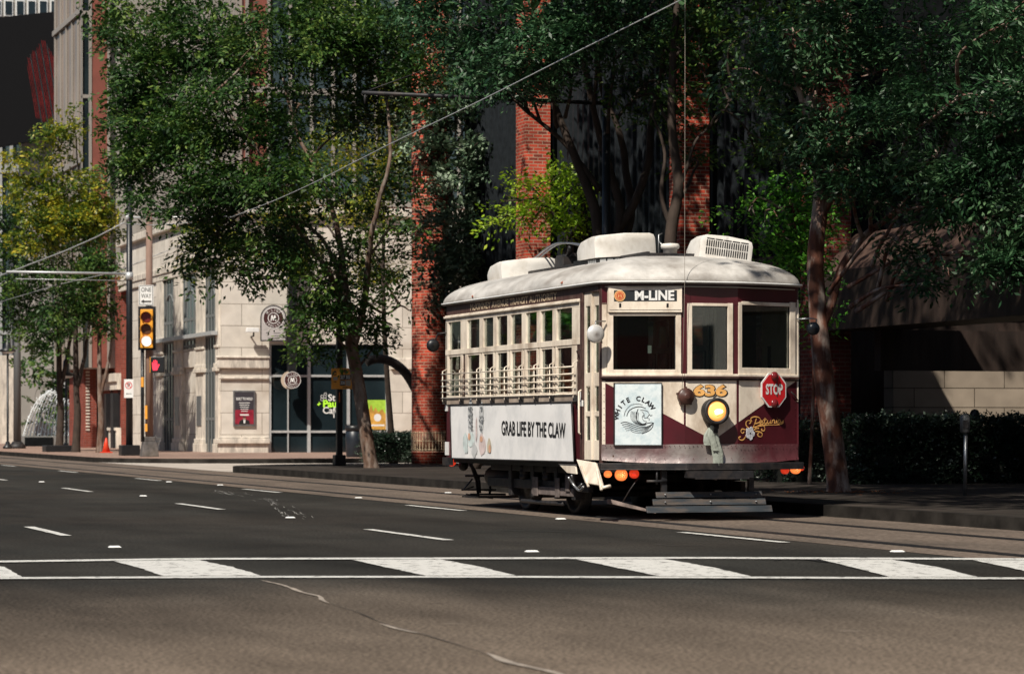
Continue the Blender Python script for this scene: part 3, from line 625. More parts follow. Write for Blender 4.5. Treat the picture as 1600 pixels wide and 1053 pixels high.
# worn skirt, bumper
mb = MB(); n = 36; vs = []
for i in range(n + 1):
    a = -HW - .012 + (2 * HW + .02) * i / n; z1 = .885 + .004 * mnoise.noise(Vector((a * 4, 2, 0))); z0 = .70 - .045 * (1 - (a / HW) ** 2) + .010 * mnoise.noise(Vector((a * 5, 0, 0)))
    for j in range(5):
        z = z1 + (z0 - z1) * j / 4; k = .012 + .014 * mnoise.noise(Vector((a * 3.2, z * 6, 5))) + (.02 if j == 4 else 0); vs.append((a, fb(max(-HW, min(HW, a))) - max(.006, k), z))
mb.add(vs, [(i * 5 + j, i * 5 + j + 1, (i + 1) * 5 + j + 1, (i + 1) * 5 + j) for i in range(n) for j in range(4)], smooth=True)
P('worn_metal_skirt', mb, M['worn'])
rv = MB()
for i in range(46):
    a = -HW + .03 + (2 * HW - .06) * i / 45; rv.ell((a, fb(a) - .03, .868), (.006, .004, .006), 6, 4)
    if i % 3 == 0: rv.ell((a, fb(a) - .035, .72), (.006, .004, .006), 6, 4)
for k in range(9):
    for a in (-HW + .02, HW - .03): rv.ell((a, fb(a) - .006, .93 + k * .075), (.005, .004, .005), 6, 4)
P('rivets', rv, M['maroon'])
mb = MB(); fplatez(mb, -HW - .04, HW + .06, .600, .668, -.05, .14); fplatez(mb, -HW - .05, HW + .07, .588, .602, -.05, .16); P('bumper', mb, M['iron'], bevel=.006)
p0, p1 = fp(1067, 732), fp(1166, 732); mb = MB().box(p0.x, p1.x, -.50, -.36, .50, .58); mb.box(p0.x + .08, p1.x - .06, -.515, -.40, .485, .505); P('coupler_plate', mb, M['iron'])
# poster on the dash
mb = MB(); fplate(mb, 958.7, 1032, 598.7, 695.5, .012, .018); po = P('dash_poster', mb, M['ice'])
mb = MB(); fplate(mb, 957.9, 1032.8, 597.9, 599.2, .012, .024); fplate(mb, 957.9, 1032.8, 694.8, 696.6, .012, .026); fplate(mb, 957.9, 959.0, 599.2, 694.8, .012, .024); fplate(mb, 1031.7, 1032.8, 599.2, 694.8, .012, .024); P('poster_frame', mb, M['iron'], po)
c = fp(993.5, 650, .032); d_ = fdir(-.8); pxm = 1 / 136.0
t_ = MB(); arctext(t_, "WHITE CLAW", c + Z * (-.02), d_, Z, .222, .076, 176, 36, True, 1.0, .03)
def PX(x, y): return ((x - 330) / 4.389 * pxm * 1.03, (300 - y) / 4.389 * pxm)   # enlarged-photo coordinates of the poster art
def st(pts, wd): stroke(t_, c, d_, Z, [PX(*p) for p in smooth(pts, 6)], wd, .003)
st([(268, 300), (285, 262), (320, 240), (360, 234), (395, 246)], .006); st([(250, 300), (262, 262), (295, 225), (340, 215), (375, 222)], .004)
for k in range(7):
    q_ = k * 9; st([(300 + q_ * .9, 262 + q_ * .2), (296 + q_ * .9, 310 + q_ * .2), (318 + q_ * .8, 345), (360 + q_ * .4, 362 - k * 1.5), (400, 360 - k * 3)], [.0015] + [.0035] * 22 + [.002, .001])
st([(345, 250), (332, 290), (340, 335), (372, 356), (420, 345), (446, 345)], .006); st([(360, 258), (400, 262), (418, 282), (412, 300), (398, 312), (382, 306), (388, 292)], .0045)
st([(372, 270), (385, 285), (372, 305), (380, 328), (405, 338)], .004); st([(418, 285), (428, 296), (440, 292)], .005); st([(405, 312), (420, 318), (416, 330)], .004)
for k in range(5): st([(228 + k * 9, 347 + k * 13), (262 + k * 8, 340 + k * 14), (310, 356 + k * 13), (360, 372 + k * 11), (410, 370 + k * 6), (450 - k * 10, 346 + k * 12)], .006 - .0006 * k)
st([(447, 345), (440, 375), (415, 400), (370, 420)], .006)
P('wave_emblem', t_, M['ink'], po)
# number, headlight, horn, retriever, ribbon
for k, ch in enumerate("636"):
    pass
t_ = MB(); c = fp(1109.3, 611, .003); wdt = (fp(1135.5, 611) - fp(1083, 611)).length
text(t_, "636", c + Vector((.004, 0, -.004)), (1, 0, 0), Z, .175, bold=.075, fit=wdt * 1.06, th=.003); nb = P('car_number', t_, M['ink'])
t_ = MB(); text(t_, "636", c, (1, 0, 0), Z, .165, bold=.045, fit=wdt * .99, th=.006); P('gold_digits', t_, M['gold'], nb)
c = fp(1113, 644, 0); hl = P('headlight', MB().lathe((c.x - .01, c.y, c.z + .012), [(.12, 0), (.145, -.03), (.15, -.10), (.145, -.15), (.155, -.155), (.155, -.175), (.118, -.178), (.112, -.15), (.0, -.15)], 32, 'y'), M['iron'])
hl.location = (0, 0, 0)
P('headlight_lens', MB().lathe((c.x - .01, c.y - .16, c.z + .012), [(.115, 0), (.113, -.006), (.08, -.018), (0, -.024)], 28, 'y'), M['headlamp'], hl)
hb = MB(); hb.ell((c.x + .005, c.y - .185, c.z + .008), (.052, .01, .028), 14, 8); hb.ell((c.x - .02, c.y - .188, c.z - .012), (.025, .01, .018), 10, 6); P('headlight_bulb', hb, M['headhot'], hl)
mb = MB(); mb.box(c.x - .05, c.x + .05, c.y - .08, c.y, c.z - .19, c.z - .12); mb.box(c.x - .03, c.x + .03, c.y - .10, c.y, c.z - .24, c.z - .18); mb.tube([(c.x - .02, c.y - .05, c.z + .13), (c.x - .01, c.y - .1, c.z + .18), (c.x + .03, c.y - .05, c.z + .19)], .012, 6); P('headlight_bracket', mb, M['iron'], hl)
c = fp(1069, 619.5, 0); rt = MB().lathe((c.x, c.y, c.z), [(.085, 0), (.098, -.02), (.098, -.075), (.08, -.09), (.05, -.10), (.03, -.115), (0, -.118)], 22, 'y')
for k in range(5): a = R(90 + 72 * k); rt.box(c.x + cos(a) * .10 - .014, c.x + cos(a) * .10 + .014, c.y - .06, c.y - .02, c.z + sin(a) * .10 - .014, c.z + sin(a) * .10 + .014)
rt = P('rope_retriever', rt, mat("retriever_brown", (.075, .032, .025), .4, noise=.4, nscale=15), bevel=.003)
P('trolley_rope', MB().tube([(c.x - .045, c.y - .05, c.z + .08), (c.x - .045, c.y - .10, 2.2), (c.x - .042, c.y - .12, 2.75), (c.x - .042, c.y - .13, 4.8), (c.x - .04, c.y - .13, 7.6)], .0028, 5), mat("pale_rope", (.30, .26, .22), .8), rt)
def cloth(pts, wds, dep=.02, m='ribbon'):
    mb = MB(); vs = []; n = len(pts); k = 7
    for i in range(n):
        for j in range(k):
            s = j / (k - 1) - .5; vs.append(fp(pts[i][0], pts[i][1], dep) + Vector((s * wds[i], -.018 * abs(sin(s * 9 + i * .3)) - .01 * (1 - abs(s) * 2), 0)))
    mb.add(vs, [(i * k + j, i * k + j + 1, (i + 1) * k + j + 1, (i + 1) * k + j) for i in range(n - 1) for j in range(k - 1)], smooth=True); return mb
rb = MB()
for pts, wds, dp in (([(1113, 670), (1115, 684), (1119, 700), (1121, 715), (1122, 728)], [.05, .08, .09, .075, .08], .06), ([(1112, 668), (1107, 678), (1105, 688), (1106, 696)], [.05, .055, .06, .05], .055), ([(1113, 668), (1111, 680), (1115, 694), (1118, 705)], [.04, .045, .04, .03], .075)):
    c2 = cloth([tuple(p) for p in smooth(pts, 4)], [wds[0] + (wds[-1] - wds[0]) * 0 + wds[min(len(wds) - 1, i // 4)] for i in range(4 * (len(pts) - 1) + 1)], dp); rb.add(c2.v, c2.f, smooth=True)
rb.ell(tuple(fp(1112.5, 668, .08)), (.028, .025, .03), 10, 7)
rbo = P('tied_ribbon', rb, M['ribbon']); s_ = rbo.modifiers.new("s", 'SOLIDIFY'); s_.thickness = .004
# stop sign
c = fp(1208, 609.6, .05); d_ = fdir(.8); oc = lambda r: [(r * cos(R(22.5 + 45 * k)) / cos(R(22.5)), r * sin(R(22.5 + 45 * k)) / cos(R(22.5))) for k in range(8)]
ss = MB().plate(c, d_, Z, oc(.200), .012); ss = P('stop_sign', ss, M['signwhite'])
P('sign_face', MB().plate(c, d_, Z, oc(.182), .015), M['red'], ss)
t_ = MB(); text(t_, "STOP", c + Z * .004, d_, Z, .165, bold=.035, fit=.275, th=.018); P('lettering', t_, M['signwhite'], ss)
nn = d_.cross(Z)
for dz in (.165, -.155): 
    pp = c + Z * dz + nn * .016; lp = MB(); vs = []
    prof = [(.052, 0), (.052, .02), (.045, .022), (.04, .035), (.02, .045), (0, .047)]; k = 18
    for r_, h_ in prof:
        for j in range(k): a = 2 * pi * j / k; vs.append(pp + d_ * (cos(a) * r_) + Z * (sin(a) * r_) + nn * h_)
    lp.add(vs, [(i * k + j, i * k + (j + 1) % k, (i + 1) * k + (j + 1) % k, (i + 1) * k + j) for i in range(len(prof) - 1) for j in range(k)], smooth=True); P('warning_lamp', lp, M['darklens'], ss)
mb = MB(); p = fp(1208, 600, .0); mb.box(p.x - .03, p.x + .03, p.y - .06, p.y + .02, p.z - .15, p.z + .1); mb.tube([fp(1236, 612, .03), fp(1242, 618, .03), fp(1247, 626, .02)], .008, 5); P('sign_bracket', mb, M['iron'], ss)
# painted name with flower
t_ = MB(); c = fp(1199, 660, .002); d_ = fdir(.8); d2 = (d_ + Z * .10).normalized(); u2 = (Z - d_ * .10).normalized()
def gx(x, y): p = fp(920 + x / 4.389, 580 + y / 4.389, .002); q = p - c; return (q.dot(d_), q.z)
def pen(mb, pts, wd, m=0, k=6, th=.003):
    s2 = smooth([gx(*p) for p in pts], k); n = len(s2); stroke(mb, c, d_, Z, s2, [wd * (.45 + .75 * abs(sin(pi * (i / n) * 1.7 + .4))) for i in range(n)], th, m)
name = [[(1118, 345), (1110, 325), (1128, 312), (1160, 314), (1176, 330), (1166, 350), (1140, 358), (1134, 354)], [(1148, 322), (1140, 350), (1128, 378), (1122, 388)],
        [(1172, 352), (1188, 348), (1186, 338), (1176, 342), (1172, 356), (1184, 364), (1198, 354)], [(1208, 318), (1204, 340), (1202, 356), (1214, 358), (1222, 350)], [(1196, 332), (1218, 330)],
        [(1226, 334), (1224, 350), (1232, 357), (1242, 346), (1246, 334), (1244, 352), (1252, 354)], [(1258, 332), (1256, 354), (1260, 338), (1270, 332), (1274, 342), (1272, 354), (1280, 352)],
        [(1288, 332), (1286, 350), (1292, 353)], [(1291, 320), (1292, 322)], [(1312, 334), (1300, 334), (1297, 348), (1306, 354), (1314, 336), (1313, 350), (1324, 350), (1334, 336)],
        [(1120, 388), (1160, 376), (1220, 368), (1290, 366), (1328, 356), (1334, 340)]]
for s2 in name: pen(t_, s2, .0125)
for s2 in [[(1100, 392), (1078, 370), (1080, 344), (1100, 336), (1110, 350), (1098, 358)], [(1075, 400), (1050, 396), (1042, 414), (1056, 424), (1064, 412)], [(1078, 440), (1058, 468), (1034, 468), (1028, 452), (1042, 448)],
           [(1140, 400), (1150, 380), (1180, 366), (1204, 382), (1202, 406), (1184, 404), (1186, 392)], [(1140, 412), (1160, 412), (1186, 424), (1184, 446), (1164, 446), (1156, 430), (1166, 424)], [(1130, 402), (1150, 392), (1166, 390)]]: pen(t_, s2, .0125)
nmp = P('painted_name', t_, M['gold'])
fl = MB(); fc = gx(1105, 425); pts = []
for i in range(60):
    a = 2 * pi * i / 60; r_ = .066 * (1 + .12 * cos(5 * a + .5) + .04 * sin(11 * a)); pts.append((fc[0] + r_ * cos(a), fc[1] + r_ * 1.1 * sin(a)))
fl.plate(c, d_, Z, pts, .006, 0)
for k in range(5): a = 2 * pi * k / 5 + .9; stroke(fl, c, d_, Z, [(fc[0] + .012 * cos(a), fc[1] + .012 * sin(a)), (fc[0] + .055 * cos(a), fc[1] + .055 * sin(a))], .003, .008, 1)
fl.plate(c, d_, Z, circ(.010, 10, *fc), .0085, 2); P('painted_flower', fl, [mat("petal", (.62, .62, .66), .6, noise=.25, nscale=25), mat("petal_vein", (.32, .32, .38), .6), M['iron']], nmp)
# marker lights
def lamp(x, y, r_, mt, led=False):
    p = fp(x, y, -.02); k = P('marker_light', MB().lathe((p.x, p.y, p.z), [(r_ * 1.12, 0), (r_ * 1.12, -.05), (r_, -.055), (r_ * .95, -.068), (r_ * .6, -.078), (0, -.082)], 20, 'y'), mt)
    if led:
        d = MB()
        for rr, n in ((.18, 3), (.48, 8), (.78, 13)):
            for j in range(n): a = 2 * pi * j / n; d.ell((p.x + r_ * rr * cos(a), p.y - .079 + .02 * rr * rr, p.z + r_ * rr * sin(a)), (r_ * .09, .006, r_ * .09), 6, 4)
        P('led_cluster', d, M['ledhot'], k)
lamp(948.5, 740.5, .036, M['lens_amber']); lamp(969.3, 741.5, .062, M['lens_amber'], True); lamp(989.6, 740, .047, M['lens_red']); lamp(1225, 734.5, .040, M['lens_red']); lamp(1241.7, 731.8, .056, M['lens_amber'], True)
P('marker_light', MB().lathe((1.30, .08, .60), [(.03, 0), (.035, -.06), (.02, -.08), (0, -.085)], 12, 'y'), M['lens_red'])
# mirrors
M['mirror_white'] = mat('mirror_pale_sheen', (.85, .83, .80), .32, .45, noise=.1)  # bright reflection of the mirror put into a pale colour
def mirror(c, arm, r_, face, nm='wing_mirror', back='iron'):
    am = P(nm, MB().tube(arm, .009, 6), M['steel'])
    P('mirror_glass', MB().lathe(c, [(0, -.035), (r_ * .5, -.028), (r_ * .85, -.012), (r_, 0), (r_ * .9, .03), (0, .05)], 26, 'y'), M['mirror_white'], am); return am
def free(x, y, Y): p = deep(x, y, Y); return (p.x - OX, p.y - OY, p.z)
mirror(free(930.6, 521.5, 31.6), [free(946, 502, 31.8), free(930.8, 502, 31.7), free(930.6, 510, 31.68)], .108, 0)
mr_ = P('wing_mirror', MB().tube([(1.22, -.02, 2.36), (1.40, -.05, 2.37), (1.46, -.05, 2.36), (1.44, -.05, 2.24)], .010, 6), M['steel'])
P('mirror_back', MB().lathe((1.42, -.05, 2.25), [(0, -.05), (.05, -.04), (.078, -.01), (.078, .03), (0, .03)], 20, 'y'), mat("mirror_back_blue", (.012, .018, .026), .35), mr_)
mr2 = P('wing_mirror', MB().tube([(-1.25, BR - .05, 2.37), (-1.33, BR + .1, 2.36), (-1.40, BR + .12, 2.2)], .010, 6), M['iron'])
P('mirror_back', MB().lathe((-1.40, BR + .1, 2.20), [(0, -.04), (.06, -.03), (.09, 0), (.09, .02), (0, .04)], 20, 'y'), M['black'], mr2)
P('horn_wire', MB().tube([(-1.26, .66, 2.0), (-1.30, .68, 1.98), (-1.26, .7, 1.9)], .006, 5), M['iron'])
# roof
RO = [(-1.29, DB)] + [(-1.29, DB + (BR - DB) * i / 8) for i in range(1, 9)] + [(-1.25, BR + .08), (-.8, BR + .24), (-.3, BR + .34), (.3, BR + .34), (.8, BR + .24), (1.25, BR + .08)] + [(1.29, BR - (BR - DB) * i / 8) for i in range(9)] + [(1.28, .05), (1.24, -.06), (.95, -.22), (.62, -.33), (.36, -.40), (0, -.415), (-.36, -.40), (-.62, -.33), (-.95, -.22), (-1.24, -.06), (-1.28, .05)]
def subd(Pp):
    out = []
    for i in range(len(Pp)):
        a, b = Pp[i], Pp[(i + 1) % len(Pp)]; out += [a, ((a[0] + b[0]) / 2, (a[1] + b[1]) / 2)]
    return out
RO = subd(RO); mb = MB(); n = len(RO); vs = []; rings = 16; HR = .385; ZE = 2.752
for j in range(rings + 1):
    ph = pi / 2 * j / rings
    for (a, b) in RO:
        qb = max(1.15, min(5.2, b)); k = cos(ph) ** .92; x = a * k; y = qb + (b - qb) * k; wv = .006 * mnoise.noise(Vector((x * 3, y * 2, 4))) if 0 < j < rings else 0
        vs.append((x, y, ZE + HR * sin(ph) ** .95 + wv))
fs = [(j * n + i, j * n + (i + 1) % n, (j + 1) * n + (i + 1) % n, (j + 1) * n + i) for j in range(rings) for i in range(n)]
mb.add(vs, fs, smooth=True); ro = P('roof', mb, M['roof']); s_ = ro.modifiers.new("s", 'SOLIDIFY'); s_.thickness = .02; s_.offset = -1 if 0 else 1
mb = MB(); mb.prism([(a * 1.008, b + (-.01 if b < 0 else .01 if b > BR else 0)) for a, b in RO], 2.738, 2.762); P('roof_edge', mb, M['roof'], ro)
mb = MB(); mb.tube([(a * 1.012, b + (-.018 if b < 0 else .018 if b > BR else 0), 2.757) for a, b in RO], .011, 6, closed=True); P('gutter', mb, M['signwhite'], ro)
mb = MB(); mb.prism([(a * .965, b * .99 + (.04 if b < 3 else -.04)) for a, b in RO], 2.700, 2.712); P('cabin_ceiling', mb, M['ceil'])
for x0_, y0_, x1_, y1_ in ((738, 465, 742, 447), (877, 444, 916, 416)):
    pts = []
    for i in range(7):
        s2 = i / 6; x = x0_ + (x1_ - x0_) * s2; y = y0_ + (y1_ - y0_) * s2
        a_ = -1.30 + .55 * s2; o_ = OX + a_; t2 = t_at(o_, x); pts.append((a_, t2 - OY, z_at(o_, t2, y) + .012))
    P('roof_cable', MB().tube(pts, .012, 6), mat("rust_red_cable", (.28, .09, .05), .7, noise=.3), ro)
# things fixed on the roof
zr = lambda a: ZE + HR * math.sqrt(max(0, 1 - (a / 1.29) ** 2))
mb = MB(); mb.box(-.28, .28, 1.0, 5.9, 3.125, 3.17); mb.box(-.33, -.29, .9, 5.9, 3.14, 3.185); mb.box(.29, .33, .9, 5.9, 3.14, 3.185); mb.box(-.40, .40, .66, 1.0, 3.115, 3.155)
P('roof_walkway', mb, M['iron'])
def ac(c, wd, ln, ht, rx, rz, front):
    Mx = Matrix.Translation(c) @ Matrix.Rotation(rz, 4, 'Z') @ Matrix.Rotation(rx, 4, 'Y')
    mb = MB(); k = 12; secs = []
    prof = [(0, .04, .02), (.02, .0, 0), (.30, .0, .0), (.62, .015, .03), (.85, .05, .09), (1, .12, .20)]
    vs = []
    for s_2, ins, dr in prof:
        w2 = wd / 2 - ins; h2 = ht - dr; y = ln * s_2; rr = .05
        for x, z in [(-w2, .0), (-w2, h2 - rr * 1.4), (-w2 + rr * .35, h2 - rr * .4), (-w2 + rr * 1.4, h2), (0, h2 + .015), (w2 - rr * 1.4, h2), (w2 - rr * .35, h2 - rr * .4), (w2, h2 - rr * 1.4), (w2, .0)]: vs.append(Mx @ Vector((x, y, z)))
    m_ = 9; fs = [(i * m_ + j, i * m_ + (j + 1) % m_, (i + 1) * m_ + (j + 1) % m_, (i + 1) * m_ + j) for i in range(len(prof) - 1) for j in range(m_)]
    fs += [tuple(range(m_ - 1, -1, -1)), tuple((len(prof) - 1) * m_ + j for j in range(m_))]; mb.add(vs, fs, smooth=True)
    u = P('air_conditioner', mb, M['white']); em = u.modifiers.new('e', 'EDGE_SPLIT'); em.split_angle = R(40)
    def bx(mb, x0, x1, y0, y1, z0, z1):
        b8 = MB().box(x0, x1, y0, y1, z0, z1); mb.add([Mx @ Vector(v) for v in b8.v], b8.f)
    b = MB(); bx(b, -wd / 2 + .03, wd / 2 - .03, .03, ln * .95, -.09, .004)
    P('base_tray', b, M['black'], u)
    sl = MB()
    for i in range(7): x = -wd / 2 + .06 + i * (wd - .12) / 7; bx(sl, x, x + (wd - .12) / 7 - .02, .02, .035, -.06, -.02)
    for i in range(5): bx(sl, -wd / 2 + .022, -wd / 2 + .036, .08 + i * .06, .11 + i * .06, -.06, -.02)
    P('tray_vent', sl, M['alu'], u)
    if front:
        g = MB(); n = 19; x0, x1 = -wd / 2 + .07, wd / 2 - .05; st_ = (x1 - x0) / n
        for i in range(n):
            for z0, z1 in ((.055, .135), (.150, .225)): bx(g, x0 + i * st_, x0 + i * st_ + st_ * .5, -.004, .012, z0, z1)
        for i in range(5): bx(g, x0 + i * (x1 - x0) / 5, x0 + (i + .87) * (x1 - x0) / 5, -.004, .012, .238, .249)
        P('grille_slots', g, mat("slot_dark", (.03, .03, .028), .7), u)
ac((.50, .45, 3.06), .66, .78, .285, R(7), R(-3), True)
ac((-.25, 1.80, 3.185), .80, .95, .27, R(-4), R(0), False)
ac((-.30, 5.35, 3.10), .80, .85, .25, R(-5), R(2), False)
mb = MB().lathe((.07, 1.15, 3.13), [(.085, 0), (.085, .10), (.11, .11), (.115, .15), (.10, .17), (0, .18)], 14); P('roof_vent', mb, M['white'])
mb = MB().box(-.12, .12, 4.5, 4.85, 3.16, 3.34); mb.box(-.05, .05, 4.4, 5.0, 3.34, 3.38); mb.tube([(0, 4.7, 3.3), (-.1, 4.3, 3.45)], .03, 8); P('trolley_pole_base', mb, M['iron'])
mb = MB()
for dx in (-.03, .03): mb.tube(smooth([(-.05 + dx, 3.75, 3.42), (-.08 + dx, 4.3, 3.50), (-.1 + dx, 4.9, 3.52), (-.1 + dx, 5.6, 3.40), (-.1 + dx, 5.9, 3.33)], 4), .014, 6)
P('roof_conduit', mb, M['steel'])
mb = MB(); mb.tube([(.0, 1.35, 3.15), (.0, 1.35, 3.42), (.05, 1.36, 3.44)], .008, 5); mb.tube([(.0, 1.35, 3.35), (.1, 1.3, 3.2)], .006, 5); P('antenna', mb, M['steel'])
# rear end wall (plain, same build as the front)
mb = MB()
pr = [(-1.25, BR), (-.8, BR + .18), (-.3, BR + .28), (.3, BR + .28), (.8, BR + .18), (1.25, BR)]
for (a, b), (a2, b2) in zip(pr, pr[1:]):
    mb.hexa([(a, b - .04, .67), (a2, b2 - .04, .67), (a2, b2, .67), (a, b, .67)], [(a, b - .04, 1.62), (a2, b2 - .04, 1.62), (a2, b2, 1.62), (a, b, 1.62)])
    mb.hexa([(a, b - .04, 2.5), (a2, b2 - .04, 2.5), (a2, b2, 2.5), (a, b, 2.5)], [(a, b - .04, 2.745), (a2, b2 - .04, 2.745), (a2, b2, 2.745), (a, b, 2.745)])
P('rear_panel', mb, M['maroon'])
mb = MB()
for a, b in ((-1.2, BR), (-.8, BR + .16), (-.3, BR + .26), (.3, BR + .26), (.8, BR + .16), (1.2, BR)): mb.box(a - .05, a + .05, b - .04, b + .01, 1.62, 2.5)
P('rear_pillar', mb, M['cream'])
# inside
mb = MB(); mb.prism([(a * .90, max(-.20 + .12 * abs(a), min(6.1, b))) for a, b in RO], .70, .76); P('cabin_floor', mb, M['interior'])
mb = MB(); mb.box(1.10, 1.19, .1, 6.0, .76, 1.38); mb.box(-1.19, -1.10, .8, 6.0, .76, 1.38); P('cabin_lining', mb, M['interior'])
for k in range(7):
    for sx in (-1, 1):
        y = 1.25 + k * .68; s0 = P('passenger_seat', MB().box(sx * .42, sx * 1.05, y, y + .42, 1.12, 1.18), M['interior'], bevel=.015)
        P('backrest', MB().box(sx * .44, sx * 1.05, y + .40, y + .45, 1.18, 1.70 + .05 * ((k * 3 + sx) % 3)), M['seat'], s0, bevel=.02)
mb = MB()
for k in range(7): mb.tube([(-.42, 1.65 + k * .68, .8), (-.42, 1.65 + k * .68, 2.7)], .016, 6)
for s2 in (-.45, .45): mb.tube([(s2, .9, 2.5), (s2, 6.0, 2.5)], .014, 6)
P('grab_pole', mb, M['steel'])
mb = MB(); mb.box(-.25, .25, -.16, .02, .76, 1.68); mb.box(.35, .65, -.05, .25, .76, 1.55); mb.tube([(-.1, .02, 1.70), (-.02, -.02, 1.76), (.1, .02, 1.72)], .02, 8); P('control_stand', mb, M['iron'])
mb = MB(); mb.tube([(-.95, .55, .8), (-.95, .55, 2.65)], .02, 6); mb.tube([(-.78, .75, .8), (-.78, .75, 2.65)], .018, 6); mb.tube([(.55, .9, .8), (.55, .9, 2.65)], .02, 6, 0); P('entry_pole', mb, mat("pole_cream", (.75, .68, .55), .4))
mb = MB(); mb.box(-.70, -.655, -.10, -.095, 1.94, 2.03); P('window_notice', mb, M['signwhite'])
mb = MB(); mb.box(-1.12, -1.02, .35, .62, 1.45, 1.85); P('driver_bag', mb, M['seat'])
mb = MB(); mb.box(-.9, -.3, .92, .96, .8, 2.6); mb.box(.5, 1.1, .92, .96, .8, 2.6); P('bulkhead', mb, M['interior'])
# underframe, truck, wheels
mb = MB(); mb.prism([(a * .90, b * .97 + .1) for a, b in RO], .60, .67); P('underframe', mb, M['black'])
mb = MB()
for sx in (-1, 1):
    mb.box(sx * .95, sx * 1.02, 1.05, 5.0, .30, .42); mb.box(sx * .93, sx * 1.04, 1.25, 4.8, .52, .60)
    for y in (1.45, 2.1, 3.0, 3.9): mb.box(sx * .92, sx * 1.05, y, y + .12, .20, .60)
    for y in (1.75, 2.6, 3.5): mb.lathe((sx * 1.0, y, .42), [(.06, 0), (.075, .03), (.06, .06), (.075, .09), (.06, .12), (.075, .15), (.06, .18)], 10)
mb.box(-.9, .9, 2.2, 3.3, .22, .5); mb.tube([(-1.0, 2.0, .14), (-1.0, 3.6, .14)], .03, 6); mb.tube([(-.8, 4.4, .42), (-.8, 5.4, .42)], .14, 12)
P('truck_frame', mb, M['iron'], bevel=.01)
mb = MB(); mb.box(-1.06, -1.04, L_(872), L_(808), .24, .34); mb.box(-1.075, -1.06, L_(850) - .05, L_(850) + .1, .22, .46); mb.box(-1.075, -1.06, L_(815) - .1, L_(815) + .1, .22, .46); mb.box(-1.08, -1.06, L_(868), L_(862), .3, .5); P('brake_hanger', mb, mat("dusty_metal", (.16, .13, .12), .7, noise=.5, nscale=6), bevel=.01)
WB = [t_at(OX - .80, 826) - OY, t_at(OX - .80, 902) - OY]
for y in WB:
    ax = P('wheelset', MB().cyl((-.95, y, .335), (.95, y, .335), .05), M['iron'])
    for sx in (-1, 1): P('wheel', MB().lathe((sx * .79, y, .335), [(.0, -.04 * 1), (.09, -.05), (.10, -.02), (.25, -.02), (.27, -.055), (.325, -.055), (.325, .045), (.345, .05), (.345, .07), (.0, .07)] if sx < 0 else [(0, -.07), (.345, -.07), (.345, -.05), (.325, -.045), (.325, .055), (.27, .055), (.25, .02), (.1, .02), (0, .05)], 30, 'x'), M['iron'], ax)
# folding step under the door
sf = lambda x, y, o_: Vector((o_ - OX, t_at(o_, x) - OY, z_at(o_, t_at(o_, x), y)))
stp = MB().plate((0, 0, 0), (0, 1, 0), (0, 0, 1), [(sf(872, 724, 10.93).y, sf(872, 724, 10.93).z), (sf(898, 726, 10.93).y, .645), (sf(900, 741, 10.93).y, .53), (sf(886, 740, 10.93).y, .54)], .02)
for v in range(len(stp.v)): stp.v[v] = (stp.v[v][0] - 1.27, stp.v[v][1], stp.v[v][2])
st0 = P('entry_step', stp, M['cream'])
a_, b_, c_2, d_2 = deep(900, 717, 32.0), deep(930, 722, 31.6), deep(941, 759, 31.2), deep(914, 754, 31.6)
loc = Vector((OX, OY, 0)); qq = [v - loc for v in (a_, b_, c_2, d_2)]; nrm = (qq[1] - qq[0]).cross(qq[3] - qq[0]).normalized() * .035
P('step_board', MB().hexa(qq, [v + nrm for v in qq]), M['cream'], st0, bevel=.008)
mb = MB(); dd = -nrm * .3
mb.tube([qq[0].lerp(qq[3], .35).lerp(qq[1], .15) + dd, qq[3].lerp(qq[2], .25) + dd + Vector((0, 0, -.04))], .016, 5); mb.tube([qq[1].lerp(qq[2], .4) + dd, qq[2] + dd + Vector((0, 0, -.05))], .018, 5); mb.tube([qq[2] + Vector((0, 0, -.02)), qq[2] + Vector((.10, 0, -.0))], .02, 5)
P('step_bracket', mb, M['cream'], st0)
mb = MB(); mb.tube(smooth([free(888, 745, 32), free(896, 757, 32), free(905, 766, 31.9), free(912, 760, 31.8)], 4), .016, 6); mb.tube(smooth([free(893, 742, 32), free(900, 762, 32.1), free(909, 756, 31.9)], 4), .012, 6); P('step_linkage', mb, M['steel'], st0)
# front lifeguard (slatted tray close above the rails) and the rear one
lg = MB()
for (x0, x1, y0, y1, dy) in ((1026, 1191, 768, 777, -.30), (1021, 1197, 779, 788.3, -.38), (1011, 1207, 790, 800, -.47)):
    Yc = (OX) * S_ + (OY + dy) * C_; a0 = o_at(OY + dy, x0) - OX; a1 = o_at(OY + dy, x1) - OX; z1 = z_at(OX, OY + dy, y0); z0 = z_at(OX, OY + dy, y1)
    lg.hexa([(a0, dy - .01, z0), (a1, dy - .01, z0), (a1, dy + .02, z0), (a0, dy + .02, z0)], [(a0, dy + .02, z1), (a1, dy + .02, z1), (a1, dy + .05, z1), (a0, dy + .05, z1)])
lgo = P('lifeguard', lg, M['bluegrey'], bevel=.004)
mb = MB()
for x in (1039, 1110, 1181):
    for y, dy in ((772, -.305), (783.5, -.385)): a = o_at(OY + dy, x) - OX; mb.ell((a, dy - .01, z_at(OX, OY + dy, y)), (.011, .010, .011), 8, 6)
P('bolt', mb, M['steel'], lgo)
mb = MB()
for x in (1040, 1176):
    a = o_at(OY - .3, x) - OX; mb.box(a - .035, a + .03, -.27, -.22, .30, .60); mb.tube([(a, -.25, .45), (a + .05, -.1, .3), (a, -.22, .2)], .012, 5)
mb.tube([(fa(1005) , -.28, .46), (fa(1040), -.28, .46)], .018, 6); mb.tube([(fa(1023), -.28, .6), (fa(1023), -.28, .42)], .014, 6); mb.tube([(fa(1176), -.2, .47), (fa(1200), -.2, .47)], .014, 6)
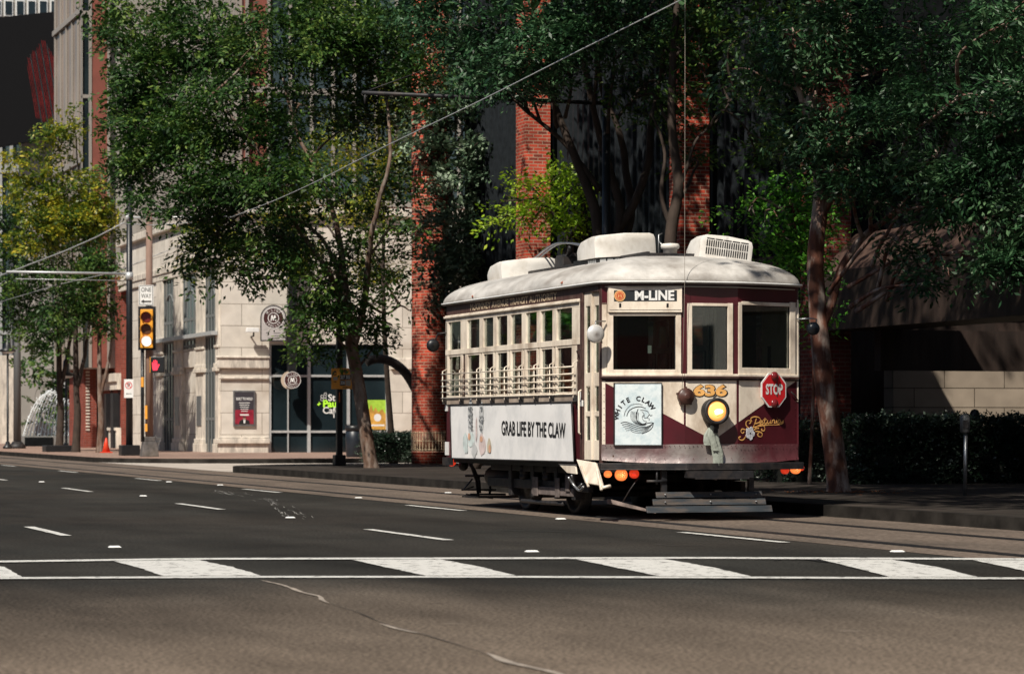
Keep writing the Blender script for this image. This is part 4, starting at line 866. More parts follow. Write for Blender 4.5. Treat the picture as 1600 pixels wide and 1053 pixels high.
mb.tube([(fa(1003), -.15, .55), (fa(985), -.1, .36), (fa(975), -.05, .22)], .008, 5); P('lifeguard_hanger', mb, M['iron'], lgo)
mb = MB(); mb.hexa([(fa(955), -.02, .20), (fa(1020), -.30, .09), (fa(1018), -.25, .09), (fa(952), .05, .20)], [(fa(955), -.02, .25), (fa(1020), -.30, .115), (fa(1018), -.25, .115), (fa(952), .05, .25)]); P('guard_tray', mb, mat("dusty_tray", (.22, .17, .15), .7, noise=.5, nscale=10), lgo)
mb = MB(); RY = 36.45
def rr_(pts, r_, t0=36.35, o0=11.3): mb.tube([Vector((on_t(t0, *p)[0] - OX, t0 - OY + .0, on_t(t0, *p)[2])) for p in pts], r_, 6)
rr_([(727, 743), (790, 743)], .018); rr_([(721, 765), (775, 765)], .014); rr_([(735, 772), (790, 772)], .016); rr_([(740, 760), (724, 765), (738, 748)], .012)
for pts in ([(731, 722), (737, 730), (744, 750), (747, 772)], [(734, 722), (742, 735), (749, 752), (750, 770)], [(748, 742), (748, 765)], [(765, 742), (766, 765), (765, 772)]): rr_(pts, .018)
rr_([(728, 772), (770, 778)], .014)
P('rear_lifeguard', mb, M['iron'])
mb = MB(); 
for k in range(8): y = 5.6 + .08 * k; mb.box(-1.0, .9, y, y + .045, .12, .14)
P('rear_guard_slats', mb, M['iron'])
mb = MB(); mb.box(-1.28, -1.22, BR - .25, BR + .06, .56, .67); P('rear_bumper', mb, M['iron'])
P('marker_light', MB().lathe((-1.12, BR + .20, .60), [(.05, .0), (.06, -.05), (.05, -.1), (0, -.11)], 12, 'y'), M['lens_red'])
P('marker_light', MB().lathe((-.98, BR + .10, .55), [(.06, .0), (.07, -.05), (.05, -.1), (0, -.11)], 12, 'y'), M['iron'])
mb = MB(); mb.box(-1.262, -1.252, BR - .1, BR, 1.30, 1.385); mb.box(-1.262, -1.252, BR - .15, BR, .70, .88); P('rear_trim', mb, M['signwhite'])
#==PART3==
# ---------------------------------------------------------------- buildings
def bt(mb, t, x0, x1, y0, y1, d0=0, d1=.3, m=0):
    """box on the wall plane at street position t, given by photo pixels; d0..d1 = depth behind the plane"""
    o0, o1 = o_at(t, x0), o_at(t, x1); oc = (o0 + o1) / 2; return mb.box(o0, o1, t + d0, t + d1, max(0, z_at(oc, t, y1)) if y1 < 712 else 0, z_at(oc, t, y0), m)
def bo(mb, o, x0, x1, z0, z1, d0=0, d1=.3, m=0):
    """box on a wall plane parallel to the street at offset o between photo columns"""
    a, b = t_at(o, x0), t_at(o, x1); return mb.box(o + d0, o + d1, min(a, b), max(a, b), z0, z1, m)
RX, UX = (1, 0, 0), (0, 0, 1)
# limestone building on the far corner
TS = 96.8; OF = 21.0
sb = thing('stone_building', 'pale limestone corner building with tall entrance windows and cafe glazing', 'building', (0, 0, 0))
wx0, wx1 = o_at(TS, 420.5), o_at(TS, 607.5); wz = z_at(23, TS, 536.5); ZT = 8.9
mb = MB(); mb.box(OF, wx0, TS, TS + .6, 0, ZT); mb.box(wx1, 44, TS, TS + .6, 0, ZT); mb.box(wx0, wx1, TS, TS + .6, wz, ZT)
mb.box(44, 44.4, TS, 118, 0, ZT); mb.box(OF + .4, 44, TS + .6, 118, ZT - .4, ZT - .01)
O('wall', mb, M['stone'], sb)
mb = MB(); zp = z_at(22, TS, 688); mb.box(OF - .12, wx0 - .04, TS - .12, TS, 0, zp - .12); mb.box(OF - .22, wx0 - .01, TS - .22, TS, zp - .12, zp + .06); mb.box(OF - .13, wx0 - .03, TS - .13, TS, zp + .06, zp + .12)
mb.box(wx1 + .05, 44, TS - .12, TS, 0, zp)
z1 = z_at(22, TS, 560); mb.box(OF - .16, wx0 - .02, TS - .16, TS, z1 - .36, z1); mb.box(OF - .22, wx0 - .015, TS - .22, TS, z1, z1 + .08); mb.box(OF - .10, wx0 - .03, TS - .10, TS, z1 - .75, z1 - .66)
mb.box(wx1 + .05, 44, TS - .14, TS, z1 - .36, z1 + .05)
O('stone_moulding', mb, M['stone2'], sb, bevel=.03)
# glazed wall
fr = MB(); t0, t1 = TS + .02, TS + .20
for x0, x1 in ((420.5, 424), (481, 485.5), (543, 547), (603.5, 607.5)): bt(fr, TS, x0, x1, 536.5, 713, .02, .20)
for y0, y1 in ((536.5, 539), (585.5, 589), (672.5, 676), (711, 714)):
    for x0, x1 in ((424, 481), (485.5, 543), (547, 603.5)): bt(fr, TS, x0, x1, y0, y1, .03, .19)
bt(fr, TS, 450, 451.5, 589, 711, .04, .17); bt(fr, TS, 575, 576.2, 676, 711, .04, .17)
win = O('shop_window', fr, M['alu'], sb)
O('pane', bt(MB(), TS, 424, 603.5, 538, 712, .12, .14), M['bglass'], win)
# entrance side (parallel to the street)
tA, tB = TS, 117
mb = MB(); mb.box(OF + .55, OF + .9, tA + .6, tB, 0, ZT - .41)
O('entrance_back_wall', mb, M['stone2'], sb)
mb = MB(); mb.box(OF, OF + .5, tA + .6, tB, 7.15, ZT)
bo(mb, OF, 246, 205, 0, 7.15, 0, .5); bo(mb, OF, 308, 286.5, 0, 3.3, .10, .54); bo(mb, OF, 308, 286.5, 3.3, 4.0, .0, .54)
O('entrance_wall', mb, M['stone'], sb)
mb = MB(); mb.box(OF - .14, OF, TS - .10, tB, 7.05, 7.3); mb.box(OF - .09, OF, TS - .05, tB, 6.8, 7.05); mb.box(OF - .2, OF + .2, TS - .2, tB, ZT - .2, ZT + .1); mb.box(OF + .2, 44, TS - .3, TS, ZT - .2, ZT + .1)
O('cornice', mb, M['stone2'], sb, bevel=.03)
for x0, x1 in ((344, 339), (321, 308.5), (286, 274), (256, 246.5)):
    mb = MB(); bo(mb, OF, x0, x1, 0, 6.8, -.07, .5)
    for z0, z1, d in ((0, .45, .10), (.45, .62, .06), (3.05, 3.2, .10), (3.2, 3.35, .06), (3.9, 4.0, .05)):
        a, b = t_at(OF, x0), t_at(OF, x1); mb.box(OF - .07 - d, OF + .05, a - d * .6, b + d * .6, z0, z1)
    O('pilaster', mb, M['stone2'], sb, bevel=.02)
for x0, x1 in ((339, 321), (308.5, 286.5), (274, 256)):
    zb = 0 if x0 != 308.5 else 4.0; f = MB(); a, b = t_at(OF, x0), t_at(OF, x1)
    for k in range(5): y = a + (b - a) * k / 4; f.box(OF + .0, OF + .06, y - .05, y + .05, zb, 6.8)
    for z in (zb + .1, 1.35, 3.1, 4.35, 5.1): 
        if z >= zb: f.box(OF + .005, OF + .06, a, b, z - .05, z + .05)
    ar = [(OF + .02, a + (b - a) * (.5 - .42 * cos(pi * i / 12)), 5.2 + 1.0 * sin(pi * i / 12)) for i in range(13)]; f.tube(ar, .05, 5)
    wn = O('entrance_window', f, M['frame_grey'], sb); O('pane', MB().box(OF + .03, OF + .05, a, b, zb, 6.8), M['bglass2' if zb else 'bglass'], wn)
cb = MB(); bo(cb, OF, 343, 238, 4.36, 4.50, -.30, -.08)
O('entrance_canopy', cb, M['alu'], sb)
for x0, x1, y0 in ((312, 309, 0),):
    pb_ = MB(); bo(pb_, OF, 318, 311, 1.1, 2.2, -.10, -.075); O('wall_plaque', pb_, M['steel'], sb)
pb_ = MB(); bo(pb_, OF, 283, 277, 1.1, 2.2, -.10, -.075); O('wall_plaque', pb_, M['steel'], sb)
# upper curtain wall
ub = thing('office_block', 'tall office block with pale mullions rising behind the trees above the limestone base', 'building', (0, 0, 0))
O('wall', MB().box(22.0, 44, 97.4, 117.6, 9.0, 34), M['redwall'], ub)
f = MB(); g = MB()
g.box(21.93, 21.98, 98, 117.4, 9.3, 33.5); g.box(23, 43.5, 97.32, 97.38, 9.3, 33.5)
for k in range(34): y = 97.5 + k * .6; f.box(21.78, 21.92, y, y + .09, 9.1, 34)
for k in range(28): x = 22.0 + k * .8; f.box(x, x + .1, 97.18, 97.31, 9.1, 34)
for z in range(9, 34, 4): f.box(21.84, 21.925, 97.3, 117.4, z + .12, z + .34); f.box(22, 44, 97.22, 97.315, z + .12, z + .34)
cw = O('curtain_wall', g, M['bglass2'], ub); O('mullions', f, M['frame_beige'], cw)
# corner bay with the red panel
TBY = 118.3; OB = 19.6
by = thing('glazed_bay_tower', 'narrow glazed tower with a pale corner post and a plain red panel', 'building', (0, 0, 0))
O('wall', MB().box(OB + .3, 30, TBY + .3, 127, 3.6, 40), M['palewall'], by)
f = MB(); oP, oQ, oR = o_at(TBY, 128), o_at(TBY, 143.5), o_at(TBY, 172)
f.box(OB, oP - .0, TBY, TBY + .3, 3.6, 40); f.box(oQ - .12, oQ, TBY, TBY + .25, 3.6, 40)
f.box(oR - .12, oR, TBY, TBY + .25, 3.6, 40)
for z in (8.2, 11.8, 15.2, 18.8, 22.2): f.box(oP, oQ - .12, TBY + .02, TBY + .2, z, z + .15)
O('corner_post', f, M['frame_beige'], by)
O('red_panel', MB().box(oQ, oR - .12, TBY + .04, TBY + .3, 3.6, 40), M['redwall'], by)
O('pane', MB().box(oP, oQ - .12, TBY + .1, TBY + .14, 3.6, 40), M['bglass'], by)
f = MB(); 
for k in range(6): y = TBY + .35 + k * 1.6; f.box(OB + .08, OB + .16, y, y + .07, 3.6, 40)
for z in (6, 12.5, 19): f.box(OB + .03, OB + .15, TBY + .3, 127, z, z + .22)
sw = O('side_glazing', MB().box(OB + .17, OB + .22, TBY + .3, 127, 3.6, 40), mat('bronze_glass', (.26, .20, .16), .25, noise=.3, nscale=.5), by); O('mullions', f, M['frame_beige'], sw)
# brick block with louvres
bb = thing('brick_building', 'low red brick wing with a stone band and dark slots left of the limestone corner', 'building', (0, 0, 0))
mb = MB(); mb.box(OF + .05, 30, 117.1, 126, 0, 7.5); bt(mb, 121.5, 131, 151, 530, 712, 0, 4); O('wall', mb, M['brickfar'], bb)
mb = MB(); zA = 3.0; mb.box(OF - .22, OF + .05, 117.1, 121.4, 3.0, 3.35); mb.box(OF - .12, OF + .05, 117.1, 121.4, 2.65, 3.0); mb.box(OF - .15, OF + .05, 117.1, 121.4, 0, .9); mb.box(OF - .22, OF + .05, 117.1, 121.4, .9, 1.02); O('stone_band', mb, M['stone2'], bb)
for x in (171, 182): mb = MB(); bo(mb, OF, x + 4, x, .1, 2.5, -.26, -.15 + .2); O('slot', mb, M['black'], bb)
mb = MB()
for k in range(26): bt(mb, 121.5, 134, 140, 545 + k * 5, 547.4 + k * 5, -.05, .02)
O('louvre', mb, M['stone2'], bb)
# distant plaza buildings
fbk = thing('glass_office', 'distant blue glass office with white framing behind the fountain', 'building', (0, 0, 0))
tF = 158
O('wall', MB().box(o_at(tF, -260), o_at(tF, 150), tF + .3, tF + 14, 0, 18), M['bglass2'], fbk)
f = MB(); o0 = o_at(tF, -260); o1 = o_at(tF, 150)
for k in range(24): x = o0 + (o1 - o0) * k / 24; f.box(x, x + .16, tF + .05, tF + .3, 0, 18)
for z in (.2, 3.2, 4.5, 6.3, 9.3, 12.4, 15.5, 17.6): f.box(o0, o1, tF, tF + .25, z, z + (.5 if z in (4.5, 15.5) else .22))
O('mullions', f, M['alu'], fbk)
cc = MB(); 
for x0, x1 in ((3, 21), (-60, -44)): bt(cc, 150, x0, x1, 555, 712, 0, 1.2)
O('column', cc, M['stone2'], fbk)
sc_ = thing('led_billboard', 'huge black screen with red slanting streaks high at the upper left', 'billboard', (0, 0, 0))
tS = 152; pts = [(-120, 40), (91, 18), (91, 212), (60, 219), (-120, 250)]
o3 = [(o_at(tS, x), z_at(o_at(tS, x), tS, y)) for x, y in pts]
O('screen_casing', MB().plate((0, tS, 0), RX, UX, o3, -.8), M['led'], sc_)
mb = MB()
def top_(x): return 55 + (68 - x) * 1.25 if x < 68 else 55 + (x - 68) * 1.6
for k in range(24):
    xs = 36 + k * 2.4
    y0 = None; P_ = []
    for i in range(26):
        y = 60 + i * 5.6; x = xs + (y - 60) * .17
        ok = 42 + max(0, (y - 130)) * .16 < x < 89.5 and y > top_(x) and y < 176 + (x - 42) * .6 + 7 * mnoise.noise(Vector((k * .7, 0, 1)))
        if ok: P_.append((o_at(tS, x), z_at(20, tS, y)))
    if len(P_) > 2: stroke(mb, (0, tS - .02, 0), RX, UX, P_, [.01] + [.016 + .016 * abs(mnoise.noise(Vector((k * 3.1, i * .4, 0)))) for i in range(len(P_) - 2)] + [.01], .004, 1 if k % 4 == 3 else 0)
O('lit_streaks', mb, [M['ledred'], mat('led_grey', (.10, .10, .11), .5)], sc_)
mb = MB(); bt(mb, tS, 40, 88, 212, 700, 1.5, 2.5); bt(mb, tS, -60, -20, 240, 700, 1.5, 2.5); O('screen_support', mb, M['palewall'], sc_)
hb = thing('apartment_tower', 'grey tower with a row of square windows above the black billboard', 'building', (0, 0, 0))
tH = 190; O('wall', MB().box(o_at(tH, -300), o_at(tH, 240), tH, tH + 15, 0, 46), M['palewall'], hb)
for j in range(2):
    for k in range(9):
        x = -50 + k * 18; fr = MB(); bt(fr, tH, x + 2, x + 16, 1 - 30 * j, 26 - 30 * j, -.12, -.04); wn = O('window', fr, M['signwhite'], hb)
        p_ = MB(); bt(p_, tH, x + 3.8, x + 14.2, 3 - 30 * j, 24 - 30 * j, -.16, -.13); O('pane', p_, M['bglass'], wn)
# dark finned building and its brick piers along the near block
db = thing('finned_building', 'dark building with vertical grey fins standing behind the brick piers', 'building', (0, 0, 0))
O('wall', MB().box(20.9, 50, 46.6, 67.0, 4.0, 26), M['darkwall'], db)
O('podium', MB().box(20.7, 50, 47.2, 67.0, 0, 4.15), M['granite'], db)
O('ledge', MB().box(20.45, 20.95, 46.6, 67.05, 4.0, 4.22), M['granite'], db)
f = MB(); y = 46.8
while y < 66.8: f.box(20.74, 20.9, y, y + .12, 4.25, 26); y += .34
O('fins', f, M['fin'], db)
O('upper_wall', MB().box(28.2, 50, 10, 45.4, 0, 26), M['darkwall'], db)
f = MB()
for z in (9, 14, 19): f.box(20.78, 20.9, 46.6, 67.0, z, z + .25)
O('floor_band', f, M['darkwall'], db)
def pier(o, t, w2, d2, z1, label, m='brick', z0=0):
    p = thing('brick_pier', label, 'pier', (o, t, 0), 'brick piers in front of the finned building')
    O('shaft', MB().box(-w2, w2, -d2, d2, z0, z1), M[m], p); O('base_course', MB().box(-w2 - .06, w2 + .06, -d2 - .06, d2 + .06, 0, .32), M[m], p); return p
t1 = t_at(20.2, 833); pier(20.2, t1, .30, .34, 26, 'sunlit red brick pier seen left of the middle rooftop unit')
t2 = t_at(20.2, 1077); pier(20.2, t2, .30, .30, 26, 'red brick pier rising behind the front of the streetcar, half in shade')
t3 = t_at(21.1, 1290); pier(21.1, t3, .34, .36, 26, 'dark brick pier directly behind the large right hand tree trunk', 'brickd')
rp = thing('round_brick_column', 'round red brick column with a ribbed band near its base, left of the streetcar', 'column', (19.85, 66.7, 0))
O('shaft', MB().lathe((0, 0, 0), [(.47, 0), (.47, .42), (.485, .43), (.485, .45), (.47, .46), (.47, 1.05), (.47, 26)], 40), M['brick'], rp)
f = MB().lathe((0, 0, 0), [(.476, .47), (.476, .95)], 40)
O('ribbed_band', f, mat("band_brown", (.17, .07, .04), .7, noise=.4), rp)
f = MB()
for i in range(36): a = 2 * pi * i / 36; f.box(.477 * cos(a) - .007, .477 * cos(a) + .007, .477 * sin(a) - .007, .477 * sin(a) + .007, .47, .95)
for z in (.5, .72, .93):
    f.tube([(.482 * cos(2 * pi * i / 30), .482 * sin(2 * pi * i / 30), z) for i in range(30)], .007, 4, closed=True)
O('band_ribs', f, M['oldgold'], rp)
ah = thing('arched_beam', 'dark curved beam springing left from the round brick column', 'beam', (0, 0, 0))
O('beam', MB().tube(smooth([tuple(on_t(68.2, *p)) for p in ((572, 566), (582, 562), (597, 561), (615, 567), (633, 582), (648, 606), (664, 640))], 5), .12, 10), mat("dark_beam", (.03, .025, .022), .7, noise=.4), ah)
# right hand granite canopy building and stone wall
gb = thing('granite_canopy', 'dark brown granite canopy with a sloping top over the hedge', 'canopy', (0, 0, 0))
zb_, zt_ = 2.80, 3.84; OS = 20.75
mb = MB(); tA_, tB_ = 20, 45.2
mb.box(OS, 21.9, tA_, tB_, zb_, zt_)
O('fascia', mb, M['granite'], gb)
mb = MB(); mb.hexa([(OS, tA_, zt_ + .003), (21.9, tA_, zt_ + .003), (21.9, tB_, zt_ + .003), (OS, tB_, zt_ + .003)], [(OS + .7, tA_, 4.55), (21.9, tA_, 4.55), (21.9, tB_, 4.55), (OS + .7, tB_, 4.55)]); O('sloping_top', mb, mat("lit_granite", (.085, .050, .038), .55, noise=.35, nscale=5, dirt=(.03, .02, .018), damt=.8, dscale=1.8, stretch=(1, 1, .4)), gb)  # same granite in a paler colour, sunlight on the slope painted in
mb = MB(); mb.box(o_at(44.2, 1376), 28.2, 44.2, 44.45, 2.08, 2.797); O('drop_beam', mb, M['granite'], gb)
mb = MB(); mb.box(20.9, 21.4, 45.6, 46.5, 0, 4.4); O('recess_wall', mb, M['darkwall'], gb)
sw = thing('stone_wall', 'pale coursed stone wall behind the hedge under the granite canopy', 'wall', (0, 0, 0))
tw = 46.2; ow = o_at(tw, 1396); ztop = z_at(ow + 1, tw, 576.5)
O('wall', MB().box(ow, 40, tw, tw + .4, 0, ztop), M['ashlar'], sw)
O('coping', MB().box(ow - .0, 40, tw - .02, tw + .42, ztop + .002, ztop + .08), M['darkwall'], sw)

# ---------------------------------------------------------------- street furniture
def sg(name, label, cat, loc, group=None): return thing(name, label, cat, loc, group)
def pz(o, t, y): return z_at(o, t, y)
# black contact-wire poles
def wire_pole(o, t, r, h, label):
    p = thing('wire_pole', label, 'pole', (o, t, .136), 'poles carrying the overhead wire')
    O('shaft', MB().tube([(0, 0, 0), (0, 0, h)], [r, r * .8], 16), M['black'], p); O('base', MB().box(-.30, .30, -.28, .28, 0, .34), M['black'], p, bevel=.02); return p
po_, pt_ = 16.16, 88.4
p = wire_pole(po_, pt_, .115, 8.9, 'tall black pole on a square base beside the traffic signal')
zU = pz(po_, pt_, 340) - .136; zL = pz(po_, pt_, 428) - .136
mb = MB(); rx_, ry_ = C_, -S_
mb.tube([(0, 0, zU), (3.5 * rx_, 3.5 * ry_, zU + .02)], .035, 6); mb.tube([(0, 0, zU + .0), (-.1 * rx_, -.1 * ry_, zU)], .14, 10); O('bracket_arm', mb, M['alu'], p)
mb = MB(); o10 = on_t(pt_, 10, 428)[0]; mb.tube([(0, 0, zL), (o10 - po_, 0, zL)], .04, 8); mb.tube([(0, 0, zL - .22), (o10 - po_ + .3, 0, zL - .22)], .012, 6); mb.lathe((0, 0, zL - .2), [(.125, 0), (.125, .25)], 14); O('bracket_arm', mb, M['alu'], p)
tq = t_at(12.2, 566); zq = pz(12.2, tq, 147)
p = wire_pole(16.6, tq, .085, zq + .2, 'slim black wire pole behind the streetcar with a long horizontal bracket arm'); p.children[0].name = 'shaft'
mb = MB(); mb.tube([(0, 0, zq - .136), (-4.4, 0, zq - .136 + .02)], .035, 8); mb.tube([(-4.35, 0, zq - .12), (-4.35, 0, zq - .30)], .022, 6); mb.tube([(-4.35, .0, zq - .10), (-3.2, 0, zq + .35)], .009, 5); O('bracket_arm', mb, M['iron'], p)
# wires
WP = [(1180, -60), (1065, 0), (900, 82), (780, 143), (700, 182), (600, 230), (500, 281), (430, 313), (360, 340)]
zo = 12.0; pts = [on_o(zo, x, y) for x, y in WP]
tag(O('contact_wire', MB().tube(smooth(pts, 4), .0075, 6), M['alu']), 'long overhead wire rising to the upper right over the streetcar', 'wire')
pts = [deep(x, y, Y) for x, y, Y in ((194, 348, 89), (150, 371, 92), (100, 393, 95), (50, 412, 98), (8, 428, 101), (-60, 452, 106))]
tag(O('span_wire', MB().tube(pts, .022, 6), M['alu']), 'short overhead wire dropping left from the black pole', 'wire')
pts = [deep(x, y, Y) for x, y, Y in ((195, 350, 88.3), (240, 352, 84), (300, 348, 80), (360, 340, 78), (430, 322, 74))]
tag(O('stay_wire', MB().tube(pts, .012, 5), M['alu']), 'thin stay wire running right from the black pole into the leaves', 'wire')
pts = [deep(x, y, Y) for x, y, Y in ((-20, 478, 104), (90, 445, 98), (180, 425, 92), (290, 380, 84))]
tag(O('messenger_wire', MB().tube(pts, .012, 5), M['alu']), 'thin wire crossing below the lower bracket arm at the left', 'wire')
# traffic signal
so, st = 16.2, 85.2; YS = so * S_ + st * C_; s1 = YS / F
ts = thing('traffic_signal', 'yellow three-lens traffic signal in a black surround with its bottom lens lit white', 'traffic light', (so, st, .136))
zb = lambda y: pz(so, st, y) - .136; V = Vector; vr = V((C_, -S_, 0)); vf = V((-S_, -C_, 0))
O('pole', MB().tube([(0, 0, .5), (0, 0, zb(330))], [.125, .10], 14), M['wood_pole'], ts)
mb = MB(); mb.hexa([(-.27, -.24, 0), (.27, -.24, 0), (.27, .24, 0), (-.27, .24, 0)], [(-.21, -.19, .46), (.21, -.19, .46), (.21, .19, .46), (-.21, .19, .46)]); mb.box(-.17, .17, -.16, .16, .46, .62); O('base', mb, mat("base_grey", (.13, .12, .115), .6, .3, noise=.4, dirt=(.25, .2, .15)), ts, bevel=.02)
def at(x, y, d=.25): return vr * ((x - 232) * s1) + vf * d + V((0, 0, zb(y)))
def pl(mb, x0, x1, y0, y1, d, th, m=0): mb.plate(at(0, 0, d) * 0 + vf * d, vr, Z, [((x0 - 232) * s1, zb(y1)), ((x1 - 232) * s1, zb(y1)), ((x1 - 232) * s1, zb(y0)), ((x0 - 232) * s1, zb(y0))], th, m)
mb = MB(); pl(mb, 216.5, 244, 479.5, 547.5, .24, .03); bp_ = O('backplate', mb, M['black'], ts)
mb = MB(); pl(mb, 220.5, 240, 484, 544, .272, .10); O('housing', mb, M['yellow'], ts, bevel=.012)
for y, mt in ((496.5, mat("lens_dark_red", (.14, .02, .018), .25, coat=.4)), (515, mat("lens_dark_amber", (.10, .045, .02), .25, coat=.4)), (533.5, mat("lens_lit_white", (.9, .9, .88), .3, emit=(1, .97, .9), estr=.9))):
    c = at(230.3, y, .375); mb = MB(); mb.plate(c, vr, Z, circ(.155, 24), .02); ln = O('lens', mb, mt, ts)
    vs = []; k = 18
    for j in range(k + 1):
        a = R(-20) + R(220) * j / k
        for d_ in (0, .2 - .05 * abs(j / k - .5)): vs.append(c + vr * (cos(a) * .17) + Z * (sin(a) * .17) + vf * d_)
    v2 = MB().add(vs, [(2 * j, 2 * j + 1, 2 * j + 3, 2 * j + 2) for j in range(k)], smooth=True); vz = O('visor', v2, M['yellow'], ln); md = vz.modifiers.new('s', 'SOLIDIFY'); md.thickness = .012
mb = MB(); mb.tube([(0, 0, zb(488)), tuple(at(232, 488, .25))], .03, 6); mb.tube([(0, 0, zb(540)), tuple(at(232, 540, .25))], .03, 6); O('mounting', mb, M['iron'], ts)
mb = MB().tube([tuple(at(222.5, 545, .16)), tuple(at(222.5, 690, .16))], .055, 8); O('conduit', mb, M['black'], ts)
mb = MB()
for y, l_ in ((597, 5), (644, 7), (668, 4)): mb.plate(at(222.6 if y == 597 else 228, y, .225 if y == 597 else .14), vr, Z, [(-.04, -l_ * .03), (.04, -l_ * .03), (.04, l_ * .03), (-.04, l_ * .03)], .006)
O('sticker', mb, M['orange'], ts)
ow_ = thing('one_way_sign', 'white ONE WAY sign with a black left arrow above the traffic signal', 'sign', (so, st, .136))
mb = MB(); pl(mb, 216.7, 239.8, 446, 477.5, .16, .006); O('plate', mb, M['signwhite'], ow_)
mb = MB(); pl(mb, 217.6, 238.9, 447.0, 447.8, .167, .001); pl(mb, 217.6, 238.9, 475.7, 476.5, .167, .001); pl(mb, 217.6, 218.4, 447.8, 475.7, .167, .001); pl(mb, 238.1, 238.9, 447.8, 475.7, .167, .001)
text(mb, "ONE", at(228.3, 453.6, .168), vr, Z, .19, bold=.005, fit=.32); text(mb, "WAY", at(228.3, 463, .168), vr, Z, .19, bold=.005, fit=.32)
mb.plate(at(228.3, 471.5, .168), vr, Z, [(-.17, 0), (-.07, -.06), (-.07, -.024), (.16, -.024), (.16, .024), (-.07, .024), (-.07, .06)], .002); O('lettering', mb, M['ink'], ow_)
pd = thing('pedestrian_signal', 'black pedestrian signal showing a red raised hand', 'traffic light', (so, st, .136))
mb = MB(); pl(mb, 236, 257.5, 557.5, 582.5, .12, .22); O('housing', mb, M['black'], pd, bevel=.02)
mb = MB(); pl(mb, 235, 237, 558, 582, .20, .12); O('side_housing', mb, M['yellow'], pd)
h_ = MB(); c = at(243.5, 571, .345); hand = [(-.07, -.16), (.06, -.16), (.09, -.08), (.14, .02), (.11, .04), (.07, -.01), (.065, .13), (.04, .14), (.03, .03), (.022, .17), (-.004, .17), (-.008, .03), (-.03, .16), (-.053, .155), (-.048, .02), (-.08, .10), (-.10, .09), (-.09, -.06)]
h_.plate(c, vr, Z, hand, .004); O('red_hand', h_, mat("hand_red", (.8, .03, .05), .4, emit=(1, .05, .1), estr=.9), pd)
np_ = thing('no_parking_sign', 'small white sign with a crossed P on the tall black pole', 'sign', (po_, pt_, .136))
s2 = (po_ * S_ + pt_ * C_) / F; zc = pz(po_, pt_, 607) - .136
c = V((0, 0, zc)) + vf * .14 + vr * .0; w2, h2 = 7.3 * s2, 14.5 * s2
mb = MB().plate(c, vr, Z, [(-w2, -h2), (w2, -h2), (w2, h2), (-w2, h2)], .006); O('plate', mb, M['signwhite'], np_)
mb = MB(); ring(mb, c + Z * .1, vr, Z, .09, .115, .009); stroke(mb, c + Z * .1, vr, Z, [(-.07, .07), (.07, -.07)], .022, .010); O('red_ring', mb, M['red'], np_)
mb = MB(); text(mb, "P", c + Z * .1, vr, Z, .17, bold=.03, th=.0085); mb.plate(c + Z * (-.17), vr, Z, [(-.09, 0), (-.05, -.03), (-.05, -.01), (.09, -.01), (.09, .01), (-.05, .01), (-.05, .03)], .008); O('lettering', mb, M['ink'], np_)
cam_ = thing('security_camera', 'small white security camera on the limestone corner beside the trolley sign', 'camera', tuple(on_t(TS, 392, 520)))
O('housing', MB().box(-.28, .18, -.55, -.38, .0, .16), M['signwhite'], cam_, bevel=.02); O('bracket', MB().tube([(0, 0, -.15), (0, -.45, -.12), (0, -.45, .02)], .03, 6), M['iron'], cam_)
# trolley stop signs on a wall-mounted post
tp = TS - .55; oc_ = o_at(tp, 456)
vp = thing('sign_post', 'thick dark wall-mounted post left of the leaning tree, holding the round trolley sign', 'post', (oc_, tp, 0))
O('post', MB().box(-.15, .15, -.15, .15, pz(oc_, tp, 583), pz(oc_, tp, 330)), M['black'], vp, bevel=.02)
O('wall_bracket', MB().box(-.05, .05, .15, .55, pz(oc_, tp, 520), pz(oc_, tp, 515)).box(-.05, .05, .15, .55, pz(oc_, tp, 400), pz(oc_, tp, 395)), M['black'], vp)
def roundel(par, c, r_, full=True):
    mb = MB().plate(c, vr, Z, circ(r_, 36), .01); O('roundel', mb, mat("roundel_maroon", (.045, .010, .010), .4), par)
    mb = MB(); ring(mb, c, vr, Z, r_ * .94, r_ * .99, .0125, k=36); ring(mb, c, vr, Z, r_ * .47, r_ * .52, .0125, k=36)
    arctext(mb, "M-LINE", c, vr, Z, r_ * .735, r_ * .34, 138, 42, True, .8, .0, th=.013); arctext(mb, "TROLLEY", c, vr, Z, r_ * .745, r_ * .33, 218, 322, False, .75, .0, th=.013)
    q = r_ * .27; stroke(mb, c, vr, Z, [(-q * .85, -q), (-q * .55, q)], q * .3, .013); stroke(mb, c, vr, Z, [(q * .85, -q), (q * .55, q)], q * .3, .013); stroke(mb, c, vr, Z, [(-q * .45, q), (0, -q * .8)], q * .35, .0135); stroke(mb, c, vr, Z, [(q * .45, q), (0, -q * .8)], q * .35, .014)
    O('lettering', mb, M['signwhite'], par)
s3 = (oc_ * S_ + tp * C_) / F
def vat(x, y, d): return vr * ((x - 456) * s3) + vf * d + V((0, 0, pz(oc_, tp, y)))
tsg = thing('trolley_stop_sign', 'arched grey M-LINE TROLLEY sign with a black border hanging beside the stone corner', 'sign', (oc_, tp, 0))
c = vat(428.3, 506, .22)
def archp(w_, zl, zc2, k=16): return [(-w_, zl), (w_, zl)] + [(w_ * cos(pi * i / k), zc2 + w_ * sin(pi * i / k)) for i in range(k + 1)]
O('border', MB().plate(c, vr, Z, archp(20.5 * s3, -27.5 * s3, 8.5 * s3), .05), M['ink'], tsg); O('face', MB().plate(c, vr, Z, archp(18.6 * s3, -25.6 * s3, 8.5 * s3), .056), mat("sign_grey", (.40, .37, .36), .5, noise=.06), tsg)
roundel(tsg, vat(428.3, 497.5, .28), 16.6 * s3)
